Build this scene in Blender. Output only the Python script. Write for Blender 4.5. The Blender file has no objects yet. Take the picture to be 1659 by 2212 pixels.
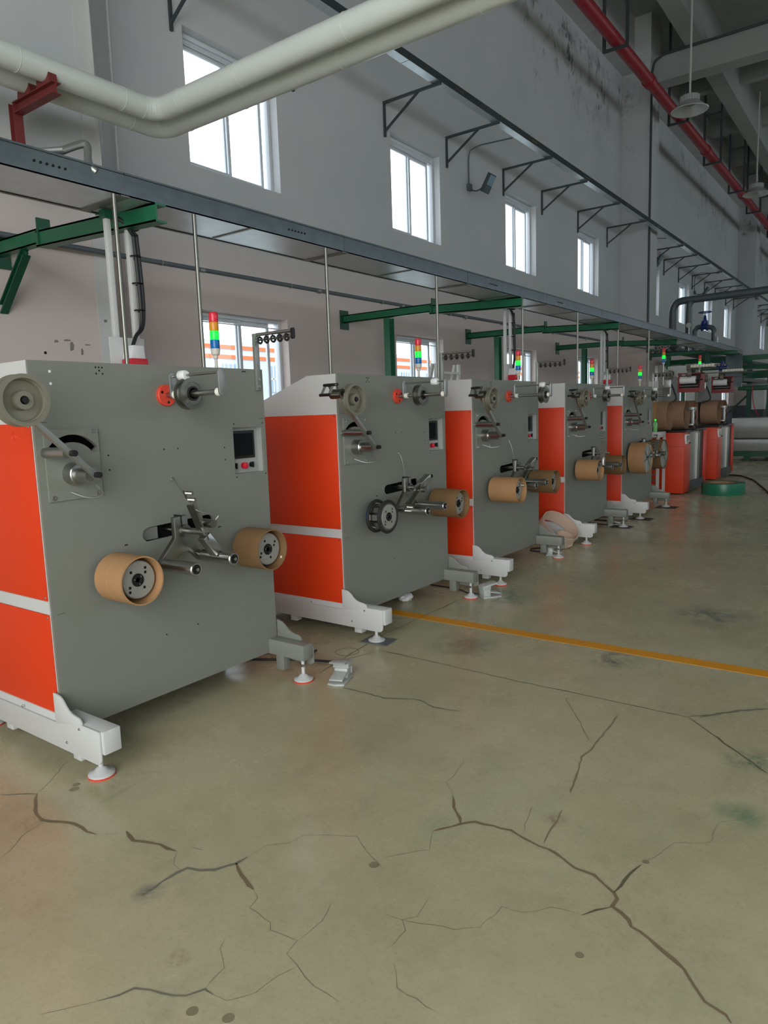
import bpy, bmesh, math, random
from mathutils import Vector, Matrix
random.seed(7)
S = bpy.context.scene
COL = S.collection

# ------------------------------------------------------------------ camera
FPX, YAW, PIT, ROL = 1538.77, 0.6331, 0.1361, -0.0337
CXP, CYP = 829.5, 1106.0
CAM = Vector((0, 0, 1.5))
_f = Vector((-math.sin(YAW)*math.cos(PIT), math.cos(YAW)*math.cos(PIT), -math.sin(PIT)))
_r = Vector((math.cos(YAW), math.sin(YAW), 0))
_u = _r.cross(_f)
_c, _s = math.cos(ROL), math.sin(ROL)
CR, CU, CF = _c*_r + _s*_u, -_s*_r + _c*_u, _f
cd = bpy.data.cameras.new('camera'); cam = bpy.data.objects.new('camera', cd); COL.objects.link(cam)
cd.sensor_fit = 'HORIZONTAL'; cd.sensor_width = 36; cd.lens = FPX/1659*36
cd.clip_start = .05; cd.clip_end = 200
cam.matrix_world = Matrix(((CR.x, CU.x, -CF.x, CAM.x), (CR.y, CU.y, -CF.y, CAM.y), (CR.z, CU.z, -CF.z, CAM.z), (0, 0, 0, 1)))
S.camera = cam

def at(a, b, ax, val):
    """where the sight line of photo point (a, b) meets the plane axis=val: used to survey real positions"""
    d = CR*((a-CXP)/FPX) - CU*((b-CYP)/FPX) + CF
    return CAM + d*((val-CAM[ax])/d[ax])

# ------------------------------------------------------------------ light
W = bpy.data.worlds.new('world'); S.world = W; W.use_nodes = True
bg = W.node_tree.nodes['Background']; bg.inputs[0].default_value = (.84, .93, 1, 1); bg.inputs[1].default_value = 2.8
def area(name, loc, rot, sx, sy, power, col=(1, 1, 1)):
    d = bpy.data.lights.new(name, 'AREA'); d.shape = 'RECTANGLE'; d.size = sx; d.size_y = sy; d.energy = power; d.color = col
    o = bpy.data.objects.new(name, d); COL.objects.link(o); o.location = loc; o.rotation_euler = rot; return o
R90 = math.pi/2
# fill lamps added in the unseen gate and far-side openings to boost daylight
area('gate_fill', (2.0, -3.9, 2.9), (R90, 0, 0), 8, 5.6, 345, (1, .96, .88))
area('side_fill', (13.8, 2, 5.8), (0, R90, 0), 4.0, 12, 16, (1, .97, .92))
S.view_settings.view_transform = 'Standard'; S.view_settings.look = 'None'
S.view_settings.exposure = 0.25; S.view_settings.gamma = 1.0; S.view_settings.use_curve_mapping = False

# ------------------------------------------------------------------ materials
def lin(c): return tuple(((x/255)/12.92 if x/255 <= .04045 else ((x/255+.055)/1.055)**2.4) for x in c) + (1,)
MT = {}
def mat(name, rgb, rough=.5, metal=0, var=.0, vscale=6, bump=0, bscale=60, emit=0, spec=.5):
    m = bpy.data.materials.new(name); m.use_nodes = True; nt = m.node_tree; b = nt.nodes['Principled BSDF']
    col = lin(rgb)
    b.inputs['Roughness'].default_value = rough; b.inputs['Metallic'].default_value = metal
    b.inputs['Specular IOR Level'].default_value = spec
    tc = nt.nodes.new('ShaderNodeTexCoord')
    n = nt.nodes.new('ShaderNodeTexNoise'); n.inputs['Scale'].default_value = vscale; n.inputs['Detail'].default_value = 5
    nt.links.new(tc.outputs['Object'], n.inputs['Vector'])
    mx = nt.nodes.new('ShaderNodeMix'); mx.data_type = 'RGBA'
    v = max(var, .02)
    mx.inputs[6].default_value = tuple(c*(1-v) for c in col[:3])+(1,); mx.inputs[7].default_value = tuple(min(1, c*(1+v)) for c in col[:3])+(1,)
    nt.links.new(n.outputs[0], mx.inputs[0]); nt.links.new(mx.outputs[2], b.inputs['Base Color'])
    if bump:
        n2 = nt.nodes.new('ShaderNodeTexNoise'); n2.inputs['Scale'].default_value = bscale; n2.inputs['Detail'].default_value = 3
        nt.links.new(tc.outputs['Object'], n2.inputs['Vector'])
        bp = nt.nodes.new('ShaderNodeBump'); bp.inputs['Strength'].default_value = bump; bp.inputs['Distance'].default_value = .004
        nt.links.new(n2.outputs[0], bp.inputs['Height']); nt.links.new(bp.outputs[0], b.inputs['Normal'])
    if emit:
        b.inputs['Emission Color'].default_value = col; b.inputs['Emission Strength'].default_value = emit
    MT[name] = m; return m
mat('grey_paint', (121, 124, 115), .38, 0, .03, 3, .12, 400)
mat('recess_paint', (160, 162, 158), .45)
mat('light_paint', (196, 197, 195), .4, 0, .03, 3, .1, 400)
mat('orange_paint', (212, 56, 10), .42, 0, .05, 2, .25, 350)
mat('dark_orange', (205, 40, 12), .42, 0, .05, 2, .2, 350)
mat('maroon_paint', (130, 34, 36), .45, 0, .05)
mat('flange_red', (215, 70, 50), .5)
mat('steel', (176, 176, 172), .28, 1, .08, 20, .05, 200)
mat('brushed_steel', (132, 132, 124), .38, 1, .12, 30, .1, 150)
mat('disc_alu', (160, 160, 154), .45, .45, .08, 12)
mat('zinc_lit', (205, 212, 216), .3, .75, .18, 7, .25, 18)  # lighter zinc, window reflection on the undersides put into the colour
mat('aluminium', (165, 168, 165), .45, .85, .08, 20)
mat('dull_alloy', (132, 129, 114), .42, .4, .08, 20)
mat('galvanised', (118, 128, 133), .27, .9, .25, 9, .15, 25)
mat('black', (14, 14, 15), .45)
mat('void', (3, 3, 3), .9)
mat('rubber', (32, 31, 30), .7, 0, .1, 40)
mat('cable_black', (22, 24, 28), .5)
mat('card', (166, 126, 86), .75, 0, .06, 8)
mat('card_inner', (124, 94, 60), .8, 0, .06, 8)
mat('card_pale', (205, 180, 160), .75, 0, .06, 8)
mat('card_dark', (140, 108, 84), .75, 0, .06, 8)
mat('nylon', (232, 228, 214), .4)
mat('white_plastic', (225, 226, 226), .4)
mat('beige_plastic', (205, 200, 188), .5)
mat('red_plastic', (205, 28, 48), .35)
mat('blue_plastic', (30, 95, 165), .4)
mat('lens_red', (214, 42, 62), .25)
mat('lens_amber', (214, 142, 30), .25)
mat('lens_green', (10, 235, 60), .25, emit=1.1)
mat('lens_blue', (0, 105, 175), .25)
mat('screen', (16, 22, 26), .15)
mat('green_paint', (22, 98, 66), .35, 0, .1, 4)
mat('green_dark', (14, 74, 54), .4, 0, .1, 4)
mat('white_duct', (205, 212, 206), .3, 0, .05, 3, .06, 12)
mat('oxide_red', (112, 44, 42), .55, 0, .1)
mat('fire_red', (150, 30, 44), .4, 0, .06)
mat('dark_steel_paint', (58, 66, 68), .5)
mat('grey_pipe', (92, 100, 104), .4, .2, .08)
mat('valve_blue', (28, 54, 128), .4)
mat('window_frame', (205, 210, 214), .4, .1)
mat('lamp_alu', (215, 218, 218), .3, .6)
mat('rod_white', (205, 206, 200), .4, .1)
mat('stainless', (190, 190, 184), .3, .9, .22, 3, .3, 4)
mat('strap_green', (30, 112, 84), .35, 0, .08, 20)
mat('plate_dark', (58, 52, 46), .6, .2, .15)
mat('plate_grey', (112, 116, 118), .5, .3, .1)
mat('pedal_grey', (176, 180, 176), .45, .1, .08)
mat('line_yellow', (222, 150, 30), .45, 0, .1, 5)
mat('crack_brown', (122, 106, 80), .8, 0, .25, 14)
mat('crack_dark', (96, 90, 70), .8, 0, .2, 14)
mat('crack_grey', (116, 114, 100), .8, 0, .25, 14)
mat('patch_stain', (134, 126, 100), .5, 0, .2, 14)
mat('scuff_grey', (128, 120, 116), .8, 0, .2, 30)
mat('dull_wall', (140, 142, 140), .85, 0, .05, 1)
mat('facade', (205, 212, 220), .7)
mat('facade_pane', (150, 172, 190), .4)
mat('facade_orange', (255, 120, 70), .7)
mat('cobalt_glass', (120, 150, 165), .2)
mat('bottle_green', (120, 205, 120), .15)
mat('sticker_white', (235, 235, 235), .5)

def glass():
    m = bpy.data.materials.new('pane_glass'); m.use_nodes = True; nt = m.node_tree
    nt.nodes.remove(nt.nodes['Principled BSDF']); out = nt.nodes['Material Output']
    t = nt.nodes.new('ShaderNodeBsdfTransparent'); t.inputs[0].default_value = (.98, .99, 1, 1)
    g = nt.nodes.new('ShaderNodeBsdfGlossy'); g.inputs['Roughness'].default_value = .03
    mx = nt.nodes.new('ShaderNodeMixShader'); mx.inputs[0].default_value = .035
    nt.links.new(t.outputs[0], mx.inputs[1]); nt.links.new(g.outputs[0], mx.inputs[2]); nt.links.new(mx.outputs[0], out.inputs[0])
    MT['pane_glass'] = m
glass()

def node_mat(name):
    m = bpy.data.materials.new(name); m.use_nodes = True; MT[name] = m
    nt = m.node_tree; b = nt.nodes['Principled BSDF']; N = nt.nodes.new; L = nt.links.new
    geo = N('ShaderNodeNewGeometry')
    def noise(scale, detail=6, rough=.6, vec=None, stretch=None, dist=0):
        n = N('ShaderNodeTexNoise'); n.inputs['Scale'].default_value = scale; n.inputs['Detail'].default_value = detail
        n.inputs['Roughness'].default_value = rough; n.inputs['Distortion'].default_value = dist
        if stretch:
            mp = N('ShaderNodeMapping'); mp.inputs['Scale'].default_value = stretch; mp.inputs['Rotation'].default_value = (0, 0, .5)
            L(geo.outputs['Position'], mp.inputs[0]); L(mp.outputs[0], n.inputs['Vector'])
        else: L(geo.outputs['Position'], n.inputs['Vector'])
        return n.outputs[0]
    def ramp(src, a, b_):
        r = N('ShaderNodeMapRange'); r.inputs['From Min'].default_value = a; r.inputs['From Max'].default_value = b_; L(src, r.inputs[0]); return r.outputs[0]
    def mix(fac, c1, c2):
        mx = N('ShaderNodeMix'); mx.data_type = 'RGBA'
        if isinstance(fac, float): mx.inputs[0].default_value = fac
        else: L(fac, mx.inputs[0])
        for i, c in ((6, c1), (7, c2)):
            if isinstance(c, tuple): mx.inputs[i].default_value = c
            else: L(c, mx.inputs[i])
        return mx.outputs[2]
    def mul(a, b_):
        q = N('ShaderNodeMath'); q.operation = 'MULTIPLY'
        for i, c in ((0, a), (1, b_)):
            if isinstance(c, (int, float)): q.inputs[i].default_value = c
            else: L(c, q.inputs[i])
        return q.outputs[0]
    def blob(x, y, r, soft):     # round mask about a spot of the floor
        vm = N('ShaderNodeVectorMath'); vm.operation = 'DISTANCE'; vm.inputs[1].default_value = (x, y, 0)
        L(geo.outputs['Position'], vm.inputs[0]); return ramp(vm.outputs['Value'], r, r*soft)
    return m, nt, b, N, L, geo, noise, ramp, mix, mul, blob

def floor_mat():
    m, nt, b, N, L, geo, noise, ramp, mix, mul, blob = node_mat('floor_concrete')
    c = mix(ramp(noise(.9, 8, .65), .36, .64), lin((172, 165, 132)), lin((192, 184, 152)))
    c = mix(mul(ramp(noise(3.2, 9, .75, dist=.6), .52, .72), .45), c, lin((146, 141, 118)))
    c = mix(mul(ramp(noise(1.6, 6, .6, stretch=(1, .35, 1)), .56, .74), .35), c, lin((150, 168, 138)))
    c = mix(mul(ramp(noise(5, 8, .8, stretch=(1.2, .25, 1)), .60, .74), .5), c, lin((130, 130, 120)))
    c = mix(mul(ramp(noise(26, 6, .8), .64, .76), .45), c, lin((122, 118, 102)))
    c = mix(mul(ramp(noise(13, 9, .85, stretch=(1.5, .12, 1)), .62, .72), .5), c, lin((200, 196, 172)))
    c = mix(mul(ramp(noise(60, 4, .7), .5, .75), .25), c, lin((120, 114, 92)))
    # teal paint stains and scuffed spots, each where it is on the floor
    rag = ramp(noise(4.5, 9, .8, dist=1.0), .42, .58)
    for (x, y, r, col, s) in STAINS:
        c = mix(mul(mul(blob(x, y, r, .25), rag), s), c, lin(col))
    L(c, b.inputs['Base Color'])
    rr = N('ShaderNodeMapRange'); rr.inputs['To Min'].default_value = .15; rr.inputs['To Max'].default_value = .38
    rr.inputs['From Min'].default_value = .35; rr.inputs['From Max'].default_value = .68
    L(noise(2.2, 7, .7), rr.inputs[0]); L(rr.outputs[0], b.inputs['Roughness'])
    bp = N('ShaderNodeBump'); bp.inputs['Strength'].default_value = .25; bp.inputs['Distance'].default_value = .006
    L(noise(7, 6, .6), bp.inputs['Height']); L(bp.outputs[0], b.inputs['Normal'])
STAINS = []
for (u, v_, r, col, s) in ((1090, 1287, .35, (60, 100, 84), .9), (1000, 1395, .3, (112, 124, 104), .8), (1330, 1425, .2, (78, 84, 82), .9), (1620, 1640, .14, (70, 106, 84), .8),
                           (1540, 1330, .35, (84, 92, 88), .8), (1600, 1760, .12, (84, 120, 92), .7), (385, 2070, .045, (112, 100, 76), .9), (1200, 1770, .06, (128, 84, 84), .6), (320, 1930, .06, (84, 90, 92), .8),
                           (60, 1780, .07, (96, 98, 92), .6), (640, 1470, .2, (120, 112, 100), .4)):
    p = at(u, v_, 2, 0); STAINS.append((p.x, p.y, r, col, s))
floor_mat()

def wall_mat():
    m, nt, b, N, L, geo, noise, ramp, mix, mul, blob = node_mat('plaster')
    sep = N('ShaderNodeSeparateXYZ'); L(geo.outputs['Position'], sep.inputs[0])
    c = mix(ramp(noise(.5, 5), .35, .65), lin((186, 189, 191)), lin((196, 198, 198)))
    # pinkish ground bounce painted into the lower part of the wall, up to about 3.4 m
    lo = ramp(sep.outputs['Z'], 3.9, 3.0)
    c = mix(mul(lo, .8), c, lin((208, 191, 184)))
    # peeling damp patches below the ring beam
    band = mul(ramp(sep.outputs['Z'], 7.6, 9.0), ramp(sep.outputs['Z'], 10.2, 9.6))
    pt = mul(ramp(noise(1.5, 9, .75, dist=.4), .50, .60), ramp(noise(.35, 3, .5), .45, .55))
    c = mix(mul(mul(band, pt), .6), c, lin((112, 114, 110)))
    pt2 = mul(ramp(noise(1.6, 10, .8, stretch=(1, 1.3, .7)), .56, .585), ramp(noise(.35, 3, .5), .42, .52))
    c = mix(mul(mul(band, pt2), .8), c, lin((74, 75, 71)))
    # dark grey dado
    gt = N('ShaderNodeMath'); gt.operation = 'LESS_THAN'; gt.inputs[1].default_value = 1.36; L(sep.outputs['Z'], gt.inputs[0])
    gy = N('ShaderNodeMath'); gy.operation = 'GREATER_THAN'; gy.inputs[1].default_value = 20; L(sep.outputs['Y'], gy.inputs[0])
    c = mix(mul(gt.outputs[0], gy.outputs[0]), c, lin((92, 94, 100)))
    L(c, b.inputs['Base Color']); b.inputs['Roughness'].default_value = .8
    bp = N('ShaderNodeBump'); bp.inputs['Strength'].default_value = .15; bp.inputs['Distance'].default_value = .01
    L(noise(9, 5), bp.inputs['Height']); L(bp.outputs[0], b.inputs['Normal'])
    m, nt, b, N, L, geo, noise, ramp, mix, mul, blob = node_mat('concrete_ceiling')
    c = mix(ramp(noise(.6, 6), .35, .65), lin((150, 155, 152)), lin((165, 169, 165)))
    L(c, b.inputs['Base Color']); b.inputs['Roughness'].default_value = .85
wall_mat()

# ------------------------------------------------------------------ mesh helpers
X, Y, Z = Vector((1, 0, 0)), Vector((0, 1, 0)), Vector((0, 0, 1))
def V(*a): return Vector(a)
class MB:
    def __init__(s): s.b = bmesh.new()
    def box(s, x0, x1, y0, y1, z0, z1):
        v = [s.b.verts.new((x, y, z)) for x in (x0, x1) for y in (y0, y1) for z in (z0, z1)]
        for f in ((0, 1, 3, 2), (4, 6, 7, 5), (0, 4, 5, 1), (2, 3, 7, 6), (0, 2, 6, 4), (1, 5, 7, 3)): s.b.faces.new([v[i] for i in f])
        return s
    def bar(s, p, q, w, h, up=None):          # box section bar from p to q
        p, q = Vector(p), Vector(q); d = (q-p).normalized(); up = Vector(up) if up else (Z if abs(d.z) < .95 else X)
        a = d.cross(up).normalized()*w/2; c = a.cross(d).normalized()*h/2
        v = [s.b.verts.new(e+i*a+j*c) for e in (p, q) for i, j in ((-1, -1), (1, -1), (1, 1), (-1, 1))]
        for k in range(4): s.b.faces.new((v[k], v[(k+1) % 4], v[4+(k+1) % 4], v[4+k]))
        s.b.faces.new(v[3::-1]); s.b.faces.new(v[4:]); return s
    def tube(s, pts, r, seg=12, cap=True):
        pts = [Vector(p) for p in pts]; rings = []; n = len(pts); a0 = None
        rs = r if isinstance(r, (list, tuple)) else [r]*n
        for i, p in enumerate(pts):
            d = ((pts[i]-pts[i-1]).normalized() if i else Vector()) + ((pts[i+1]-pts[i]).normalized() if i < n-1 else Vector())
            d.normalize()
            if a0 is None: a0 = d.cross(Z if abs(d.z) < .9 else X).normalized()
            a = (a0 - d*a0.dot(d)).normalized(); a0 = a; c = d.cross(a)
            k = 1.0
            if 0 < i < n-1:
                co = (pts[i]-pts[i-1]).normalized().dot(d); k = 1/max(co, .5)
            rings.append([s.b.verts.new(p + (a*math.cos(t)*k + c*math.sin(t)*k)*rs[i] if k < 1.02 else p+(a*math.cos(t)+c*math.sin(t))*rs[i]) for t in [2*math.pi*j/seg for j in range(seg)]])
        for i in range(n-1):
            for j in range(seg): s.b.faces.new((rings[i][j], rings[i][(j+1) % seg], rings[i+1][(j+1) % seg], rings[i+1][j]))
        if cap: s.b.faces.new(rings[0][::-1]); s.b.faces.new(rings[-1])
        return s
    def cyl(s, p, q, r, seg=20): return s.tube([p, q], r, seg)
    def lathe(s, prof, o, ax='x', seg=32, close=False):  # prof: (along, radius)
        o = Vector(o); A, B, C = {'x': (X, Y, Z), 'y': (Y, Z, X), 'z': (Z, X, Y)}[ax]
        rings = [[s.b.verts.new(o+A*h+(B*math.cos(t)+C*math.sin(t))*max(r, 1e-5)) for t in [2*math.pi*j/seg for j in range(seg)]] for h, r in prof]
        m = len(rings)
        for i in range(m if close else m-1):
            a, b = rings[i], rings[(i+1) % m]
            for j in range(seg): s.b.faces.new((a[j], a[(j+1) % seg], b[(j+1) % seg], b[j]))
        if not close:
            if prof[0][1] > 1e-4: s.b.faces.new(rings[0][::-1])
            if prof[-1][1] > 1e-4: s.b.faces.new(rings[-1])
        return s
    def torus(s, o, R, r, ax='x', seg=32, k=8):
        return s.lathe([(math.sin(2*math.pi*i/k)*r, R+math.cos(2*math.pi*i/k)*r) for i in range(k)], o, ax, seg, True)
    def prism(s, poly, ax, a, b):            # poly in the plane normal to ax, extruded from a to b
        def P(h, u, v): return {'x': (h, u, v), 'y': (u, h, v), 'z': (u, v, h)}[ax]
        A = [s.b.verts.new(P(a, u, v)) for u, v in poly]; B = [s.b.verts.new(P(b, u, v)) for u, v in poly]; n = len(A)
        s.b.faces.new(A[::-1]); s.b.faces.new(B)
        for i in range(n): s.b.faces.new((A[i], A[(i+1) % n], B[(i+1) % n], B[i]))
        return s
    def build(s, name, m, parent=None, bevel=0, smooth=False, **kw):
        bmesh.ops.recalc_face_normals(s.b, faces=s.b.faces)
        if bevel:
            bmesh.ops.bevel(s.b, geom=[e for e in s.b.edges if len(e.link_faces) == 2 and e.calc_face_angle(0) > .7], offset=bevel, segments=2, affect='EDGES', profile=.5)
        for e in s.b.edges:
            e.smooth = not (len(e.link_faces) == 2 and e.calc_face_angle(0) > .6)
        for f in s.b.faces: f.smooth = True
        me = bpy.data.meshes.new(name); s.b.to_mesh(me); s.b.free()
        me.materials.append(MT[m]); o = bpy.data.objects.new(name, me); COL.objects.link(o)
        if parent: o.parent = parent
        for k, v in kw.items(): o[k] = v
        return o
def thing(name, label, cat, loc=(0, 0, 0), group=None, rz=0):
    o = bpy.data.objects.new(name, None); COL.objects.link(o); o.location = loc; o.rotation_euler.z = rz
    o.empty_display_size = .1; o['label'] = label; o['category'] = cat
    if group: o['group'] = group
    return o
def tag(o, label, cat, group=None):
    o['label'] = label; o['category'] = cat
    if group: o['group'] = group
    return o
def arcp(c, r, a0, a1, n=8): return [(c[0]+r*math.cos(a0+(a1-a0)*i/n), c[1]+r*math.sin(a0+(a1-a0)*i/n)) for i in range(n+1)]
def stadium(u0, v0, u1, v1, r, n=8):
    a = math.atan2(v1-v0, u1-u0); return arcp((u1, v1), r, a-R90, a+R90, n)+arcp((u0, v0), r, a+R90, a+3*R90, n)
def curve(pts, n=6):                       # Catmull-Rom
    pts = [Vector(p) for p in pts]; out = []
    for i in range(len(pts)-1):
        p0, p1, p2, p3 = pts[max(i-1, 0)], pts[i], pts[i+1], pts[min(i+2, len(pts)-1)]
        for k in range(n):
            t = k/n; out.append(.5*((2*p1)+(p2-p0)*t+(2*p0-5*p1+4*p2-p3)*t*t+(3*p1-p0-3*p2+p3)*t**3))
    return out+[pts[-1]]

# ------------------------------------------------------------------ setting
WX = -6.5
fl = MB().box(WX-.3, 14.3, -7.3, 62, -.2, 0).build('floor', 'floor_concrete', kind='structure')
def strip(pts, w, m, name, z=.0012, jit=.3):       # thin ribbon lying on the floor
    P = [at(u, v, 2, 0) for u, v in pts]; b = bmesh.new(); L = []; R = []
    Q = []
    for i in range(len(P)-1):
        n = max(1, int((P[i+1]-P[i]).length/.03)) if jit else 1
        n = min(n, 12)
        for k in range(n):
            q = P[i].lerp(P[i+1], k/n)
            if jit and (i or k): q = q + V(random.uniform(-1, 1), random.uniform(-1, 1), 0)*max(w*jit, .0045)
            Q.append(q)
    Q.append(P[-1])
    for i, q in enumerate(Q):
        d = (Q[min(i+1, len(Q)-1)]-Q[max(i-1, 0)]).normalized(); nn = V(-d.y, d.x, 0)
        ww = w*(.5 if not jit else random.uniform(.28, .62)*(1 if 0 < i < len(Q)-1 else .3))
        L.append(b.verts.new(q+nn*ww+Z*z)); R.append(b.verts.new(q-nn*ww+Z*z))
    for i in range(len(Q)-1): b.faces.new((L[i], R[i], R[i+1], L[i+1]))
    mb = MB(); mb.b.free(); mb.b = b
    return mb.build(name, m, fl)
def c5(l): return [(u*.5003, 1600+v*.5003) for u, v in l]
def c6(l): return [(830+u*.4997, 1450+v*.4997) for u, v in l]
strip(c6([(210, 692), (330, 660), (400, 653), (545, 690), (640, 740), (740, 787), (830, 852), (905, 880), (950, 922), (993, 957), (1003, 985), (988, 1020), (1055, 1075), (1062, 1100), (1150, 1160), (1210, 1215), (1290, 1285), (1335, 1360), (1385, 1430), (1470, 1490), (1500, 1524)]), .012, 'crack_brown', 'floor_crack')
strip(c6([(297, 542), (305, 590), (330, 658)]), .011, 'crack_brown', 'floor_crack')
strip(c6([(993, 957), (1040, 905), (1110, 838)]), .013, 'crack_dark', 'floor_crack')
strip(c6([(988, 1020), (920, 1035), (855, 1056)]), .007, 'crack_dark', 'floor_crack')
strip(c5([(160, 230), (150, 300), (180, 345), (260, 350), (320, 360), (375, 392), (415, 405)]), .012, 'crack_brown', 'floor_crack')
strip(c5([(0, 234), (80, 232), (160, 230)]), .005, 'crack_grey', 'floor_crack')
strip(c5([(545, 392), (580, 432), (690, 450), (760, 478)]), .013, 'crack_brown', 'floor_crack')
strip(c5([(612, 670), (700, 610), (760, 570), (815, 550), (860, 565), (930, 555), (1020, 530), (1070, 502)]), .012, 'crack_grey', 'floor_crack')
strip(c5([(1020, 530), (1045, 580), (1095, 645)]), .013, 'crack_brown', 'floor_crack')
strip(c5([(425, 1125), (510, 1098), (580, 1070), (660, 1082), (800, 1105), (885, 1073), (920, 1098)]), .007, 'crack_grey', 'floor_crack')
strip(c5([(830, 462), (875, 474)]), .008, 'crack_grey', 'floor_crack')
strip([(740, 1485), (830, 1508), (905, 1512), (935, 1528), (995, 1537)], .012, 'crack_grey', 'floor_crack')
strip([(1512, 1549), (1600, 1536), (1659, 1531)], .02, 'crack_grey', 'floor_crack')
for l in (c5([(290, 90), (240, 150), (190, 200), (160, 230)]), c5([(415, 405), (480, 402), (545, 395)]), c5([(765, 478), (750, 540), (790, 565)]), c5([(1095, 645), (1115, 680), (1080, 725), (1165, 790), (1170, 818), (1285, 865), (1245, 922), (1290, 975), (1360, 1060), (1460, 1125)]),
          c5([(885, 1073), (965, 985), (945, 900), (975, 850)]), c5([(920, 1098), (980, 1130), (1100, 1090), (1190, 1020), (1290, 975)]), c5([(1285, 865), (1390, 780), (1430, 700)]), c5([(1070, 502), (1150, 455), (1250, 440), (1320, 405), (1540, 415), (1600, 500), (1659, 560)]),
          c5([(190, 345), (100, 410), (40, 480), (0, 510)]), c5([(160, 1185), (300, 1150), (425, 1125)]), c6([(1110, 838), (1170, 805), (1260, 740), (1405, 745), (1450, 655), (1540, 640)]), c6([(297, 542), (270, 480), (310, 440), (345, 380)]),
          c6([(210, 692), (195, 770), (80, 790), (0, 806)]), c6([(855, 1056), (780, 1030), (720, 1025), (600, 1046), (510, 1020), (410, 1112), (300, 1118), (80, 1075), (0, 1050)]), c6([(190, 985), (140, 1060), (80, 1075), (100, 1120), (10, 1200)]), c6([(40, 1260), (60, 1370), (220, 1470)]),
          c6([(640, 585), (610, 660), (600, 700)])):
    strip(l, .0016, 'crack_grey', 'floor_crack', .0009)
strip(c6([(1010, 190), (905, 328), (855, 372), (805, 527)]), .008, 'patch_stain', 'floor_crack', .0007)
strip(c6([(770, 600), (690, 745)]), .008, 'patch_stain', 'floor_crack', .0007)
strip(c6([(780, 110), (840, 210), (885, 300)]), .005, 'patch_stain', 'floor_crack', .0007)
strip([(822, 1405), (1120, 1472), (1485, 1549)], .006, 'crack_dark', 'floor_joint', .0016, .1)
strip([(1485, 1549), (1659, 1672)], .008, 'crack_dark', 'floor_joint', .0016, .1)
strip([(1485, 1549), (1600, 1537)], .006, 'crack_dark', 'floor_joint', .0016, .1)
strip([(690, 1455), (820, 1375), (1000, 1292)], .006, 'crack_dark', 'floor_joint', .0016, .1)
strip([(560, 1408), (700, 1437), (822, 1405)], .004, 'crack_dark', 'floor_joint', .0016, .1)
# painted yellow line across the aisle
MB().box(-3.6, 6.5, 4.245, 4.352, 0, .0012).build('painted_line', 'line_yellow', fl, label='faded yellow line')
# round stains
for u, v_, r in ((415, 2185, .016), (493, 2200, .016), (1252, 2064, .013), (160, 1705, .02), (165, 1695, .016), (1395, 1862, .012), (808, 1869, .018)):
    p = at(u, v_, 2, 0); MB().lathe([(0, r), (.0008, r*.96)], p, 'z', 18).build('floor_spot', 'patch_stain', fl)
# chalked ring on the floor
p = at(750, 1408, 2, 0); MB().torus(p+Z*.0005, .075, .0018, 'z', 40, 4).build('ink_circle', 'crack_dark', fl)

def win_y(y0): return (y0, y0+1.41)
WINS = [5.49, 9.33, 13.17, 16.96, 22.45, 26.25, 30.0, 33.8, 39.2, 43.0, 46.8]
UZ, LZ = (4.285, 5.705), (1.42, 2.745)
WT = .26
w = MB(); ycur = -7.3
for y0 in WINS:
    a, b_ = win_y(y0)
    w.box(WX-WT, WX, ycur, a, 0, 11.4)
    for z0, z1 in ((0, LZ[0]), (LZ[1], UZ[0]), (UZ[1], 11.4)): w.box(WX-WT, WX, a, b_, z0, z1)
    ycur = b_
w.box(WX-WT, WX, ycur, 62, 0, 11.4)
w.build('wall_left', 'plaster', kind='structure')
def make_window(y0, z0, z1, n, opened=False):
    a, b_ = win_y(y0); xo = WX-.17
    t = bpy.data.objects.new('window_%d' % n, None); COL.objects.link(t); t.location = (xo, a, z0); t['kind'] = 'structure'
    wd, h = b_-a, z1-z0
    f = MB(); e = .05
    f.box(-.04, .05, 0, e, 0, h); f.box(-.04, .05, wd-e, wd, 0, h); f.box(-.04, .05, e, wd-e, h-e, h); f.box(-.04, .05, e, wd-e, 0, e)
    f.box(.045, .052, 0, wd, h-.12, h-.105)
    f.build('window_frame', 'window_frame', t, .004)
    top = h-e-.06 if z0 > 4 else h-e
    if z0 > 4:
        m = MB(); m.box(-.03, .04, e, wd-e, h-e-.06, h-e-.02); m.build('window_head', 'window_frame', t)
    for k, (u0, u1, xx) in enumerate(((e, wd/2+.03, .015), (wd/2-.03, wd-e-(.12 if opened else .06), -.02))):
        s = MB(); g = .045
        s.box(xx-.015, xx+.015, u0, u0+g, e, top); s.box(xx-.015, xx+.015, u1-g, u1, e, top); s.box(xx-.015, xx+.015, u0+g, u1-g, e, e+g); s.box(xx-.015, xx+.015, u0+g, u1-g, top-g, top)
        so = s.build('sash', 'window_frame', t, .003)
        MB().box(xx-.003, xx+.003, u0+g, u1-g, e+g, top-g).build('pane', 'pane_glass', so)
n = 1
for y0 in WINS:
    make_window(y0, *UZ, n); n += 1
for y0 in WINS:
    make_window(y0, *LZ, n, True); n += 1
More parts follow.
